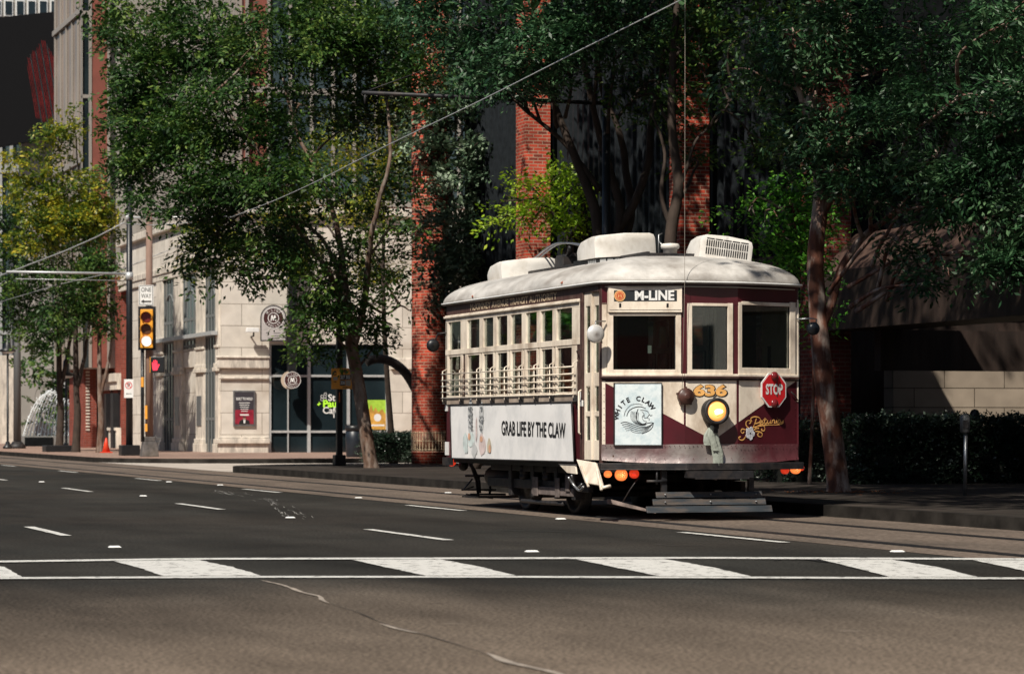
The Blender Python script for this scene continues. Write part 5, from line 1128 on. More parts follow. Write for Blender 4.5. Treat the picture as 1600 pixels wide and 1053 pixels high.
mb = MB(); text(mb, "M-LINE TROLLEY", vat(428.5, 529, .28), vr, Z, .085, fit=.42, th=.002); stroke(mb, vat(419, 522, .28), vr, Z, [(-.05, .03), (.0, .05), (.03, .02), (0, -.03)], .02, .002)
for k in range(2): stroke(mb, vat(434, 521 + 4 * k, .28), vr, Z, [(-.12, 0), (.12, 0)], .02, .002)
O('small_print', mb, M['ink'], tsg); O('hanger', MB().tube([tuple(vat(446, 480, .2)), tuple(vat(456, 480, .1))], .04, 6).tube([tuple(vat(446, 530, .2)), tuple(vat(456, 530, .1))], .04, 6), M['black'], tsg)
rs = thing('round_trolley_sign', 'small round brown M-LINE TROLLEY sign in front of the shop glazing', 'sign', (oc_, tp, 0))
c = vat(458, 594, .28); O('drum', MB().plate(c - vf * .28 - vr * .10, vr, Z, circ(.325, 32), .16), mat("drum_cream", (.45, .36, .28), .5), rs)
roundel(rs, c, .30)
# posters in the shop window and on the wall
wp = thing('wall_poster', 'dark red event poster in a metal frame on the limestone wall', 'poster', tuple(on_t(TS, 381, 638)))
sS = (OF * S_ + TS * C_) / F
mb = MB(); fw, fh = 17.5 * sS, 28 * sS; mb.box(-fw, fw, -.08, 0, -fh, fh); O('frame', mb, M['steel'], wp, bevel=.01)
O('sheet', MB().box(-fw + .06, fw - .06, -.086, -.079, -fh + .08, fh - .06), M['poster'], wp); O('red_area', MB().box(-fw + .06, fw - .06, -.089, -.0865, -fh + .08, -.05), M['posterred'], wp)
mb = MB(); text(mb, "BUILT TO HOLD", (0, -.09, .34), RX, UX, .13, bold=.03, fit=.6)
for k in range(5): stroke(mb, (0, -.09, .2 - .075 * k), RX, UX, [(-.2 + .02 * k, 0), (.2 - .02 * k, 0)], .022, .002)
stroke(mb, (0, -.09, -.23), RX, UX, [(-.16, 0), (.16, 0)], .05, .002); O('lettering', mb, M['signwhite'], wp)
mb = MB(); mb.plate((0, -.09, -.52), RX, UX, [(-.20, -.04), (.20, -.04), (.17, .08), (.06, .13), (-.06, .13), (-.17, .08)], .002, 0); mb.plate((0, -.0925, -.36), RX, UX, circ(.055, 12), .002, 1); mb.plate((0, -.095, -.335), RX, UX, [(-.055, 0), (.055, 0), (.04, .045), (-.04, .045)], .002, 0); mb.plate((0, -.0925, -.47), RX, UX, [(-.03, -.06), (.03, -.06), (.04, .07), (-.04, .07)], .002, 2); O('portrait', mb, [M['ink'], mat("skin_tone", (.35, .2, .14), .6), M['signwhite']], wp)
cf = thing('window_decal', 'white and lime St Paul Cafe lettering on the dark shop glass', 'decal', tuple(on_t(TS, 515, 632)))
sT = (23.5 * S_ + TS * C_) / F
mb = MB(); text(mb, "St", (.10, .10, .24), RX, UX, .34, bold=.02); text(mb, "Cafe", (.08, .10, -.22), RX, UX, .34, bold=.02)
for k in range(4): a = pi / 4 + k * pi / 2; ring(mb, (-.20 + .075 * cos(a), .10, .24 + .075 * sin(a)), RX, UX, .045, .06, .002, k=14)
ring(mb, (-.13, .10, .38), RX, UX, .04, .055, .002, k=14); stroke(mb, (0, .10, 0), RX, UX, [(.18, -.28), (.19, -.48)], .04, .002); O('white_letters', mb, M['signwhite'], cf)
mb = MB(); text(mb, "Paul", (.07, .10, .02), RX, UX, .36, bold=.035); mb.plate((-.36, .10, .03), RX, UX, [(-.08, -.02), (-.02, -.08), (.02, -.02), (.08, 0), (.02, .02), (0, .08), (-.02, .02)], .002); O('lime_letters', mb, M['lime'], cf)
lp_ = thing('window_poster', 'lime green and golden brown drink poster inside the shop glazing', 'poster', tuple(on_t(TS, 590, 648)))
fw, fh = 15 * sT, 23.5 * sT
O('sheet', MB().box(-fw, fw, .085, .10, -fh, fh), M['green_p'], lp_)
mb = MB(); pp = [(-fw, -fh), (fw, -fh), (fw, .02), (.28, .08), (.20, .22), (.05, .10), (-.06, .28), (-.14, .12), (-.22, .38), (-fw, .05)]; mb.plate((0, .083, 0), RX, UX, pp, .002, 0); ring(mb, (.02, .081, -.10), RX, UX, .0, .14, .002, 1, 18); mb.plate((0, .078, -.38), RX, UX, [(-.28, -.03), (.28, -.03), (.28, .03), (-.28, .03)], .001, 1); O('drink_picture', mb, [M['brown_p'], M['signwhite']], lp_)
# bus stop post with orange sign
bo_, bt_ = 16.92, 64.57; bs = thing('bus_stop', 'orange bus stop sign board on a black post with a square foot', 'bus stop', (bo_, bt_, .136))
sB = (bo_ * S_ + bt_ * C_) / F; zz_ = lambda y: pz(bo_, bt_, y) - .136
O('post', MB().box(-.07, .07, -.07, .07, .22, zz_(420)), M['black'], bs, bevel=.01); O('foot', MB().box(-.135, .135, -.135, .135, 0, .26), M['black'], bs, bevel=.02)
def bat(x, y, d): return vr * ((x - 530.5) * sB) + vf * d + V((0, 0, zz_(y)))
def brect(mb, x0, x1, y0, y1, d, th, m=0): mb.plate(vf * d, vr, Z, [((x0 - 530.5) * sB, zz_(y1)), ((x1 - 530.5) * sB, zz_(y1)), ((x1 - 530.5) * sB, zz_(y0)), ((x0 - 530.5) * sB, zz_(y0))], th, m)
mb = MB(); brect(mb, 518.5, 551, 575.5, 608, .08, .02); O('board', mb, M['orange'], bs, bevel=.004)
mb = MB(); brect(mb, 532, 548.5, 585.5, 593.5, .101, .002, 0); brect(mb, 532, 540.3, 594.2, 602.6, .101, .002, 0); brect(mb, 541, 548.5, 594.2, 602.6, .101, .002, 1); brect(mb, 521.5, 528, 589, 594, .101, .002, 1); O('route_panels', mb, [M['ink'], mat("panel_grey", (.4, .38, .34), .6)], bs)
mb = MB(); text(mb, "207 305", bat(540.3, 589.6, .104), vr, Z, .12, bold=.02, fit=15 * sB, m=1); text(mb, "306", bat(536.2, 598.4, .104), vr, Z, .12, bold=.02, fit=7 * sB, m=1); ring(mb, bat(540, 579.8, .102), vr, Z, .02, .045, .003, 0, 16); text(mb, "M", bat(540, 579.8, .104), vr, Z, .05, bold=.02)
for x, y, l_ in ((533, 579, 4), (547, 579, 4), (524.5, 585.5, 5), (524.5, 596.5, 4), (540, 605.5, 8)): stroke(mb, bat(x, y, .102), vr, Z, [(-l_ * sB / 2, 0), (l_ * sB / 2, 0)], .02, .003)
mb.plate(bat(524, 581, .102), vr, Z, [(-.05, -.02), (.05, -.02), (0, .04)], .003); O('lettering', mb, [M['ink'], M['signwhite']], bs)
mb = MB(); brect(mb, 528.3, 531.8, 613, 629, .071, .003); brect(mb, 528.5, 529.6, 556, 574, .071, .003); O('sticker', mb, mat("orange_sticker", (.7, .17, .04), .5), bs)
# litter bin, hedges, meter, chain post, cone, lamps
lo, lt = gp(553.5, 721); lt = lt; lo = lo
tb = thing('litter_bin', 'round black litter bin standing behind the bus stop post', 'litter bin', (lo, lt, .136)); sL = (lo * S_ + lt * C_) / F
O('body', MB().lathe((0, 0, 0), [(.22, 0), (.25, .03), (.265, .5), (.265, .78), (.24, .80)], 28), mat("bin_blue_black", (.014, .020, .028), .4, noise=.2), tb)
mb = MB().lathe((0, 0, 0), [(.245, .80), (.285, .83), (.285, .95), (.25, .97), (.18, .98)], 28)
for i in range(24): a = 2 * pi * i / 24; mb.box(.27 * cos(a) - .012, .27 * cos(a) + .012, .27 * sin(a) - .012, .27 * sin(a) + .012, .95, 1.01)
O('lid', mb, M['black'], tb)
mo, mt_ = 17.78, 33.98
pm = thing('parking_meter', 'grey parking meter on a thin steel post in front of the dark hedge', 'parking meter', (mo, mt_, .136)); sM = (mo * S_ + mt_ * C_) / F
O('post', MB().tube([(0, 0, 0), (.012, 0, .88)], .026, 12), M['steel'], pm)
mb = MB().tube([(0, 0, .86), (0, 0, .88), (0, 0, 1.08), (0, 0, 1.11), (0, 0, 1.13)], [.045, .068, .072, .055, .02], 14); O('head', mb, mat("meter_grey", (.16, .16, .155), .45, .3, noise=.2), pm)
mb = MB().plate(vf * .07 + V((0, 0, .98)), vr, Z, [(-.035, -.05), (.035, -.05), (.035, .06), (-.035, .06)], .006); O('dial', mb, M['iron'], pm)
ct = 44.6; co, _, cz = on_t(ct, 1523, 656)
cp = thing('chain_post', 'black round-topped post with hanging chains behind the right hedge', 'bollard', (co, ct, 0))
mb = MB().tube([(0, 0, 0), (0, 0, 1.26), (0, 0, 1.33), (0, 0, 1.38), (0, 0, 1.40)], [.09, .09, .09, .06, .02], 14); O('post', mb, M['black'], cp)
for sgn in (-1, 1):
    mb = MB(); L = .95 if sgn < 0 else .9
    for i in range(22):
        s = i / 21; x = sgn * (.09 + L * s); z = 1.24 - .16 * math.sin(s * pi / 2); mb.tube([(x - .022, 0, z + .01), (x + .022, 0, z - .01)], .013, 5)
    O('chain', mb, M['iron'], cp)
cn = thing('traffic_cone', 'small orange traffic cone beside the young tree at the far corner', 'cone', (*gp(166, 713.2), .136))
O('cone_body', MB().lathe((0, 0, 0), [(.15, .03), (.03, .52), (.0, .54)], 20), M['cone'], cn); O('cone_foot', MB().box(-.2, .2, -.2, .2, 0, .035), M['cone'], cn, bevel=.01)
def lantern(x, yb, yt, label, r_=.045, head=True, m='black', dt=0):
    o, t = gp(x, yb); h_ = pz(o, t, yt); p = thing('street_lamp', label, 'street lamp', (o, t, .136), 'slim lamp posts on the far plaza')
    O('post', MB().tube([(0, 0, 0), (0, 0, .3), (0, 0, h_)], [r_ * 1.8, r_ * 1.1, r_], 10), M[m], p); O('foot', MB().lathe((0, 0, 0), [(.2, 0), (.2, .08), (.12, .15), (.08, .3)], 12), M[m], p)
    if head: O('shade', MB().lathe((0, 0, h_), [(.34, -.06), (.34, 0), (.14, .10), (.12, .5), (.05, .6), (.02, 1.0)], 18), M['black'], p); O('globe', MB().lathe((0, 0, h_), [(.0, -.16), (.2, -.14), (.3, -.06)], 16), M['signwhite'], p)
    return p
lantern(12, 706, 552, 'slim black lamp post with a flat shade at the far left edge')
lantern(103.5, 709, 590, 'short black lamp post between the trees in front of the fountain')
gpole = thing('utility_pole', 'plain grey metal pole left of the fountain', 'pole', (*gp(27, 705.5), .136)); O('shaft', MB().tube([(0, 0, 0), (0, 0, 7.0)], [.17, .13], 12), mat('grey_pole', (.09, .09, .09), .6), gpole); O('foot', MB().lathe((0, 0, 0), [(.38, 0), (.34, .12), (.2, .3)], 14), M['iron'], gpole)
# fountain
tfz = 129; fo = o_at(tfz, 86)
ft = thing('fountain', 'arching white jets of a fountain in a low stone basin at the far left', 'fountain', (fo, tfz, 0))
hw = (o_at(tfz, 134) - o_at(tfz, 36)) / 2
mb = MB(); mb.box(-hw, hw, 0, .3, 0, .62); mb.box(-hw, hw, 2.7, 3.0, 0, .62); mb.box(-hw, -hw + .3, .3, 2.7, 0, .62); mb.box(hw - .3, hw, .3, 2.7, 0, .62); O('basin', mb, M['basin'], ft)
O('basin_front', MB().box(-hw + .05, -.1, -.05, -.003, .03, .56), M['darkwall'], ft)
O('pool_water', MB().box(-hw + .3, hw - .3, .3, 2.7, .3, .5), M['bglass2'], ft)
sF_ = (fo * S_ + tfz * C_) / F
for j in range(16):
    x0 = 78 + j * 3.2; tl = (x0 - 86) * sF_ ; land = (38 + j * 6.2 - 86) * sF_; pk = (600 + abs(j - 3) * 2.0); h_ = (700 - pk) * sF_ - .2; mb = MB(); pts = []
    for i in range(15):
        s = i / 14; x = tl + (land - tl) * s; z = .5 + (h_ - .5) * (1 - s ** 2.1) ; pts.append((x, .6 + .12 * j, z))
    mb.tube(pts, [.012 + .014 * (i / 14) for i in range(15)], 5)
    for i in range(26):
        s = rnd.random(); x = tl + (land - tl) * s; z = .5 + (h_ - .5) * (1 - s ** 2.1); mb.ell((x + rnd.gauss(0, .05), .6 + .12 * j, z + rnd.gauss(0, .05)), (.025, .02, .035), 5, 3)
    O('water_jet', mb, M['water'], ft)
# the other side of the street and the block behind the camera (what the glass and the chrome reflect)
def block(label, x0, x1, y0, y1, h_, m, face, n, k):
    b = thing('opposite_building', label, 'building', (0, 0, 0)); O('wall', MB().box(x0, x1, y0, y1, 0, h_), M[m], b); g = MB()
    for i in range(n):
        for j in range(k):
            if face == 'x': w_ = (y1 - y0) / n; g.box(x1 - .1, x1 + .03, y0 + w_ * (i + .2), y0 + w_ * (i + .8), 1 + 3.6 * j, 3.4 + 3.6 * j)
            elif face == 'x0': w_ = (y1 - y0) / n; g.box(x0 - .03, x0 + .1, y0 + w_ * (i + .2), y0 + w_ * (i + .8), 1 + 3.6 * j, 3.4 + 3.6 * j)
            else: w_ = (x1 - x0) / n; g.box(x0 + w_ * (i + .2), x0 + w_ * (i + .8), y1 - .1, y1 + .03, 1 + 3.6 * j, 3.4 + 3.6 * j)
    O('windows', g, M['bglass'], b)
block('brown block across the street from the streetcar, far along', -40, -16, 40, 210, 14, 'redwall', 'x', 40, 4)
block('pale block across the street from the streetcar, near', -40, -17, -20, 34, 11, 'palewall', 'x', 14, 3)
block('brown block closing the street behind the viewpoint', -30, 12, -60, -42, 18, 'redwall', 'y', 12, 4)
block('pale block along the near side before the granite canopy', 24, 60, -34, 9, 15, 'palewall', 'x0', 12, 4)
block('dark block behind the viewpoint on the right', 16, 60, -60, -36, 16, 'granite', 'y', 12, 4)
#==PART4==
# ---------------------------------------------------------------- trees, hedges
rng = np.random.default_rng(5)
SUNGAPS = [(66.5, 18.9, 20.5, -.5, 6.5), (46.2, 21.2, 28.2, .7, 2.4), (36.9, 16.7, 17.6, .2, 3.6)]
def leaf_mesh(name, lobes, L, W, dens=1.0, droop=.3, clump=.42, shell=.5, per=44, gap=-.18, off=(0, 0, 0)):
    """lobes: (centre, rx, ry, rz, n). Sprays of leaf-sized faces spread through each lobe"""
    cs = []; 
    for c, rx, ry, rz, n in lobes:
        k = max(1, int(n * dens / per)); u = rng.normal(size=(k, 3)); u /= np.linalg.norm(u, axis=1)[:, None]
        r = (shell + (1 - shell) * rng.random(k)) ** 1.0; r = np.where(rng.random(k) < .25, rng.random(k) ** .5, r)
        r *= 1 + .22 * np.sin(u[:, 0] * 5 + c[0]) * np.cos(u[:, 2] * 6 + c[1])
        cs.append(np.array(c) + u * r[:, None] * np.array([rx, ry, rz]))
    cs = np.concatenate(cs)
    W_ = cs + np.array(off); kp = np.ones(len(cs), bool)      # openings in the crowns through which the sun reaches the column, the wall and the trunk
    for (tp_, o0, o1, z0, z1) in SUNGAPS:
        s_ = (tp_ - W_[:, 1]) / -SUN[1]; oo = W_[:, 0] - SUN[0] * s_; zz2 = W_[:, 2] - SUN[2] * s_; kp &= ~((s_ > 0) & (oo > o0) & (oo < o1) & (zz2 > z0) & (zz2 < z1))
    cs = cs[kp]
    if gap is not None:      # airy crowns: sprays gather on some limbs and leave holes between
        keep = np.array([mnoise.noise(Vector((c[0] * 1.15, c[1] * 1.15, c[2] * 1.5))) + .35 * mnoise.noise(Vector(c) * 3.1) > gap for c in cs]); cs = cs[keep]
    K = len(cs)
    # each spray is a short drooping twig plane: leaves lie in a thin tilted sheet around the twig
    ax = rng.normal(size=(K, 3)); ax[:, 2] = ax[:, 2] * .3 - droop; ax /= np.linalg.norm(ax, axis=1)[:, None]
    pn = np.array([0, 0, 1.0]) + rng.normal(size=(K, 3)) * .38; pn -= ax * (pn * ax).sum(1)[:, None]; pn /= np.linalg.norm(pn, axis=1)[:, None]
    sx = np.cross(ax, pn); N = K * per
    t = rng.random((K, per)) * 2 - 1; ln = clump * (.8 + .8 * rng.random((K, 1))); wd_ = ln * .55 * np.sqrt(1 - t * t * .8) * (rng.random((K, per)) * 2 - 1) * 1.15
    p = cs[:, None, :] + ax[:, None, :] * (t * ln)[:, :, None] + sx[:, None, :] * wd_[:, :, None] + pn[:, None, :] * (rng.normal(size=(K, per)) * clump * .12)[:, :, None]
    p[:, :, 2] -= (t * t * .12 * ln + wd_ * wd_ * .5)
    sg_ = np.sign(wd_)[:, :, None]; d = ax[:, None, :] * .7 + sx[:, None, :] * sg_ * .8 + rng.normal(size=(K, per, 3)) * .35; d[:, :, 2] -= droop * .5; d /= np.linalg.norm(d, axis=2)[:, :, None]
    up = pn[:, None, :] + rng.normal(size=(K, per, 3)) * .38; sd = np.cross(d, up); sd /= np.linalg.norm(sd, axis=2)[:, :, None] + 1e-9
    sz = (.7 + .6 * rng.random((K, per)))[:, :, None]
    a = p; b = p + d * (L * .45) * sz + sd * (W * .5) * sz; c2 = p + d * L * sz; e = p + d * (L * .45) * sz - sd * (W * .5) * sz
    V4 = np.stack([a, b, c2, e], axis=2).reshape(-1, 3).astype(np.float32)
    me = bpy.data.meshes.new(name); me.vertices.add(len(V4)); me.vertices.foreach_set("co", V4.ravel())
    me.loops.add(N * 4); me.loops.foreach_set("vertex_index", np.arange(N * 4, dtype=np.int32)); me.polygons.add(N)
    me.polygons.foreach_set("loop_start", np.arange(0, N * 4, 4, dtype=np.int32)); me.update(calc_edges=True); return me
def lob(x, y, Y, rx, ry, dr, n):
    c = deep(x, y, Y); s = Y / F; return (tuple(c), rx * s, dr, ry * s, n)
def limb(mb, pts, r0, r1, k=8):
    q = smooth([tuple(p) for p in pts], 5); n = len(q); q = [Vector(p) + Vector((mnoise.noise(Vector(p) * 1.7), mnoise.noise(Vector(p) * 1.7 + Vector((9, 0, 0))), 0)) * .05 for p in q]
    mb.tube(q, [r0 + (r1 - r0) * (i / (n - 1)) ** .8 for i in range(n)], k)
def tree(name, label, base, trunk, lobes, leaf, L, W, bark='bark', cat='tree', dens=1, group='street trees', flare=1.35, top=(), **kw):
    root = thing(name, label, cat, (base[0], base[1], .13), group); off = Vector((base[0], base[1], .13))
    tb = MB()
    for k, (pts, r0, r1) in enumerate(trunk):
        q = [Vector(p) - off for p in pts]
        if k == 0 and flare: 
            q2 = smooth([tuple(p) for p in q], 5); n = len(q2); rs = [r0 + (r1 - r0) * (i / (n - 1)) ** .8 for i in range(n)]; rs[0] *= flare; rs[1] *= 1 + (flare - 1) * .35; tb.tube(q2, rs, 14)
        else: limb(tb, q, r0, r1)
    mains = [Vector(p) - off for p in trunk[0][0]]
    pool = [Vector(q_) - off for t_ in trunk for q_ in smooth([tuple(z_) for z_ in t_[0]], 3)[len(t_[0]):]]; pool = [v for v in pool if v.z > 2.2] or [mains[-1]]
    for i, (c, rx, ry, rz, n) in enumerate(lobes):
        c = Vector(c) - off; tp = min(pool, key=lambda v: (v - c).length + .6 * abs((c.z - v.z) - .6 * (c - v).length) + rnd.uniform(0, .5))
        if (tp - c).length > 2.2: tp = c.lerp(tp, 2.2 / (tp - c).length)
        mid = tp.lerp(c, .45) + Vector((rnd.uniform(-.3, .3), rnd.uniform(-.3, .3), rnd.uniform(.1, .5)))
        limb(tb, [tp, mid, c], .038, .010, 6)
        for q in range(3):
            e = c + Vector((rnd.uniform(-rx, rx), rnd.uniform(-ry, ry), rnd.uniform(-rz, rz))) * .8; limb(tb, [mid.lerp(c, .6), c.lerp(e, .5) + Vector((0, 0, .1)), e], .022, .006, 5)
    O('trunk', tb, M[bark], root)
    lb = [((c[0] - off.x, c[1] - off.y, c[2] - off.z), rx, ry, rz, n) for c, rx, ry, rz, n in lobes]
    O('crown', leaf_mesh('crown', lb, L, W, dens, off=off, **kw), M[leaf], root)
    if top: O('shade_crown', leaf_mesh('shade_crown', [((c[0] - off.x, c[1] - off.y, c[2] - off.z), rx, ry, rz, n) for c, rx, ry, rz, n in top], .28, .13, 1, clump=.6, per=30, gap=None, off=off), M[leaf], root)  # unseen leaf masses added above the view to shade crowns and pavement
    return root
D = 1.0
# leaning tree by the bus stop: its huge crown covers the middle left
b0 = (*gp(582, 740), 0); Y0 = 63
tr = [([b0, deep(572, 680, Y0), deep(560, 600, Y0), deep(549, 540, Y0), deep(540, 470, Y0), deep(528, 410, Y0)], .17, .12),
      ([deep(540, 470, Y0), deep(532, 380, Y0), deep(510, 300, Y0 + .5), deep(470, 220, Y0 + 1), deep(440, 120, Y0 + 1)], .10, .03),
      ([deep(552, 540, Y0), deep(570, 470, Y0), deep(575, 400, Y0 - .5), deep(590, 320, Y0 - 1), deep(610, 240, Y0 - 1), deep(600, 120, Y0)], .10, .03),
      ([deep(536, 430, Y0), deep(500, 370, Y0), deep(440, 330, Y0), deep(380, 310, Y0)], .06, .02),
      ([deep(545, 500, Y0), deep(510, 420, Y0 - 1), deep(455, 340, Y0 - 1.5), deep(400, 230, Y0 - 2), deep(330, 150, Y0 - 2)], .08, .02),
      ([deep(570, 470, Y0), deep(600, 490, Y0), deep(625, 478, Y0), deep(640, 485, Y0)], .04, .015)]
LB = [lob(300, 60, 64, 120, 80, 2.0, 6500), lob(230, 130, 64, 75, 60, 1.4, 3200), lob(205, 40, 65, 60, 55, 1.2, 2200), lob(260, 215, 63, 90, 60, 1.5, 4200), lob(215, 255, 63, 50, 40, 1, 1500), lob(420, 60, 62, 110, 80, 2.2, 6500), lob(370, 170, 62, 110, 75, 2, 6000),
      lob(520, 50, 63, 110, 80, 2.2, 6000), lob(490, 170, 64, 100, 80, 2, 4500), lob(340, 290, 62, 85, 50, 1.5, 3600), lob(450, 290, 61, 80, 60, 1.5, 2800), lob(260, 310, 62, 60, 35, 1, 1700), lob(330, 390, 63, 50, 38, .9, 800), lob(300, 410, 63, 22, 30, .5, 260), lob(360, 425, 63, 35, 28, .5, 380),
      lob(425, 385, 62, 60, 45, 1.2, 1600), lob(498, 440, 62, 42, 60, 1.2, 1500), lob(500, 510, 62, 45, 55, .9, 1500), lob(560, 490, 63, 50, 35, .8, 550), lob(610, 440, 63, 42, 42, .8, 400), lob(392, 440, 63, 16, 16, .4, 120), lob(620, 100, 63, 90, 90, 2, 4200), lob(600, 300, 64, 60, 60, 1.4, 1100), lob(560, 400, 63, 50, 50, 1, 700), lob(625, 375, 63, 35, 40, .8, 450), lob(200, 180, 64, 40, 40, 1, 900), lob(540, 330, 66, 60, 45, 1, 1300), lob(450, 370, 65, 60, 40, 1, 1300), lob(520, 460, 65, 45, 40, .8, 900), lob(590, 520, 64, 34, 20, .5, 350), lob(350, 350, 64, 60, 35, 1, 1000), lob(560, 200, 65, 60, 60, 1.2, 1500)]
tree('street_tree', 'leaning mottled tree beside the bus stop with the largest crown', b0, tr, LB, 'leafA', .135, .058, dens=1.75, clump=.45, per=50, gap=-.27)
# trees behind it fill the block: silvery tree before the round column
b1 = (20.6, 68.4, 0)
tree('magnolia_tree', 'silvery leaved tree rising behind the round brick column', b1, [([b1, deep(712, 500, 71), deep(705, 380, 71), deep(700, 250, 71)], .14, .05)],
     [lob(700, 170, 69, 55, 60, 1.2, 3600), lob(725, 250, 68.5, 48, 60, 1, 3200), lob(690, 330, 68, 50, 55, 1, 2600), lob(735, 80, 69, 40, 60, 1, 1300), lob(660, 180, 70, 40, 60, 1, 1200), lob(735, 340, 69, 30, 40, .8, 1500), lob(655, 250, 69, 45, 60, 1, 1800), lob(700, 410, 68, 42, 40, .9, 2400), lob(680, 470, 68.3, 38, 32, .7, 900), lob(725, 420, 69, 30, 50, .8, 1300), lob(745, 150, 70, 25, 30, .6, 600), lob(650, 360, 69, 28, 40, .6, 600)], 'leafE', .15, .075, 'barkdark', dens=1.0, droop=.1)
# lime, back-lit tree between
b2 = (18.4, 58.5, 0); Y2 = 61
tree('young_tree', 'bright lime green small tree left of the brick pier above the rooftop units', b2, [([b2, deep(880, 420, Y2), deep(870, 340, Y2)], .08, .03)],
     [lob(830, 290, Y2, 35, 28, .8, 620), lob(870, 275, Y2, 40, 30, .8, 850), lob(905, 300, Y2, 30, 40, .8, 700), lob(790, 315, Y2 - .5, 30, 22, .6, 420), lob(850, 330, Y2, 45, 30, .8, 850), lob(900, 350, Y2, 40, 25, .8, 700), lob(780, 350, Y2, 22, 14, .4, 160), lob(1000, 335, Y2, 40, 30, .8, 500), lob(960, 240, Y2 + 1, 50, 60, .8, 600), lob(1010, 200, Y2 + 1, 40, 60, .8, 500)], 'leafC', .12, .055, 'barkdark', dens=1.0)
b2b = (o_at(72.5, 615), 72.5, 0)
tree('young_tree', 'yellow green back-lit tree showing through the middle of the big crown', b2b, [([b2b, deep(600, 500, 74), deep(600, 300, 74)], .10, .03)],
     [lob(610, 240, 74, 45, 70, 1, 1500), lob(560, 330, 74, 50, 50, 1, 1200), lob(620, 150, 74, 40, 40, 1, 700), lob(470, 400, 74, 40, 45, .8, 800), lob(590, 420, 75, 45, 40, .8, 900), lob(330, 370, 76, 55, 40, 1, 800), lob(530, 230, 75, 60, 70, 1.2, 1500), lob(450, 330, 76, 60, 40, 1, 1100), lob(400, 380, 76, 50, 30, 1, 700), lob(320, 420, 76, 40, 24, .6, 300)], 'leafD', .13, .06, 'barkdark', dens=1.7, gap=-.3)
# multi-trunk tree behind the streetcar
b3 = (17.4, 46.4, 0); Y3 = 48.5
P3 = lambda x, y, dy=0: deep(x, y, Y3 + dy)
tr = [([b3, P3(945, 600), P3(942, 500), P3(936, 400), P3(930, 330), P3(905, 262), P3(880, 200), P3(850, 120), P3(830, 40)], .17, .04),
      ([P3(942, 480), P3(960, 400), P3(968, 330), P3(948, 250), P3(930, 190), P3(915, 100), P3(905, 20)], .12, .04),
      ([P3(960, 420, .3), P3(985, 340, .3), P3(975, 250, .3), P3(962, 190, .3), P3(940, 140, .3), P3(935, 60)], .10, .03),
      ([P3(935, 300), P3(900, 245), P3(860, 205), P3(815, 168)], .06, .03),
      ([P3(966, 360), P3(1010, 270), P3(1020, 180), P3(1040, 90), P3(1050, 0)], .09, .03)]
LB3 = [lob(700, 50, 47, 70, 55, 1.2, 1900), lob(780, 40, 46.5, 80, 55, 1.4, 2600), lob(860, 70, 45.5, 75, 45, 1.2, 3000), lob(820, 110, 45.5, 70, 35, 1, 2100), lob(920, 30, 46, 80, 60, 1.4, 2600), lob(960, 80, 46, 50, 35, .8, 1100), lob(1000, 40, 47, 70, 55, 1.2, 2000), lob(770, 130, 47, 40, 28, .8, 900), lob(650, 30, 48, 60, 50, 1, 1500), lob(1080, 40, 48, 70, 60, 1.2, 2000), lob(740, 90, 48, 60, 40, 1, 1400), lob(790, 165, 47, 30, 18, .5, 300), lob(1040, 130, 50, 50, 60, 1, 1000), lob(835, 120, 47, 45, 40, .8, 1300)]
tree('street_tree', 'many stemmed dark tree rising behind the streetcar roof', b3, tr, LB3, 'leafB', .115, .042, 'barkdark', dens=1.7, clump=.38, per=50, gap=-.05, top=[((17.0, 43.5, 10.0), 4.4, 5.2, 2.0, 6500)])
b4 = (17.6, 42.6, 0); Y4 = 46
P4 = lambda x, y: deep(x, y, Y4)
tree('street_tree', 'dark forked tree behind the front roof grille of the streetcar', b4, [([b4, P4(1050, 500), P4(1048, 370), P4(1060, 290), P4(1050, 200), P4(1052, 90), P4(1060, -20)], .14, .05), ([P4(1050, 330), P4(1070, 270), P4(1085, 220), P4(1120, 190), P4(1150, 150)], .04, .015), ([P4(1048, 360), P4(1035, 300), P4(1040, 240), P4(1020, 180)], .05, .02)],
     [lob(1100, 110, 46, 60, 70, 1.2, 1500), lob(1170, 50, 45, 80, 70, 1.4, 2200), lob(1160, 160, 46, 45, 55, 1, 1200), lob(1000, 150, 47, 40, 50, .8, 700), lob(1190, 230, 46, 40, 40, .8, 900), lob(1060, 180, 47, 35, 50, .8, 700), lob(1085, 60, 46, 45, 60, 1, 1500), lob(1075, 250, 48.5, 22, 40, .5, 350)], 'leafA', .11, .046, 'barkdark', top=[((17.5, 50.5, 11.5), 4, 5, 2, 5000)])
# bright bush at the right of the streetcar
b5 = (18.9, 41.6, 0)
tree('climbing_shrub', 'glossy green leafy shrub between the streetcar and the dark brick pier', b5, [([b5, deep(1272, 560, 45), deep(1262, 430, 45), deep(1240, 340, 45)], .03, .02)],
     [lob(1240, 300, 45, 55, 30, .8, 1900), lob(1200, 330, 45, 45, 28, .7, 1100), lob(1255, 350, 45, 40, 40, .8, 1600), lob(1262, 420, 45, 28, 40, .6, 1000), lob(1270, 490, 45, 16, 38, .4, 450), lob(1170, 330, 45, 30, 20, .5, 420), lob(1215, 380, 45, 40, 18, .5, 600)], 'leafF', .095, .048, 'barkred', group='shrubs')
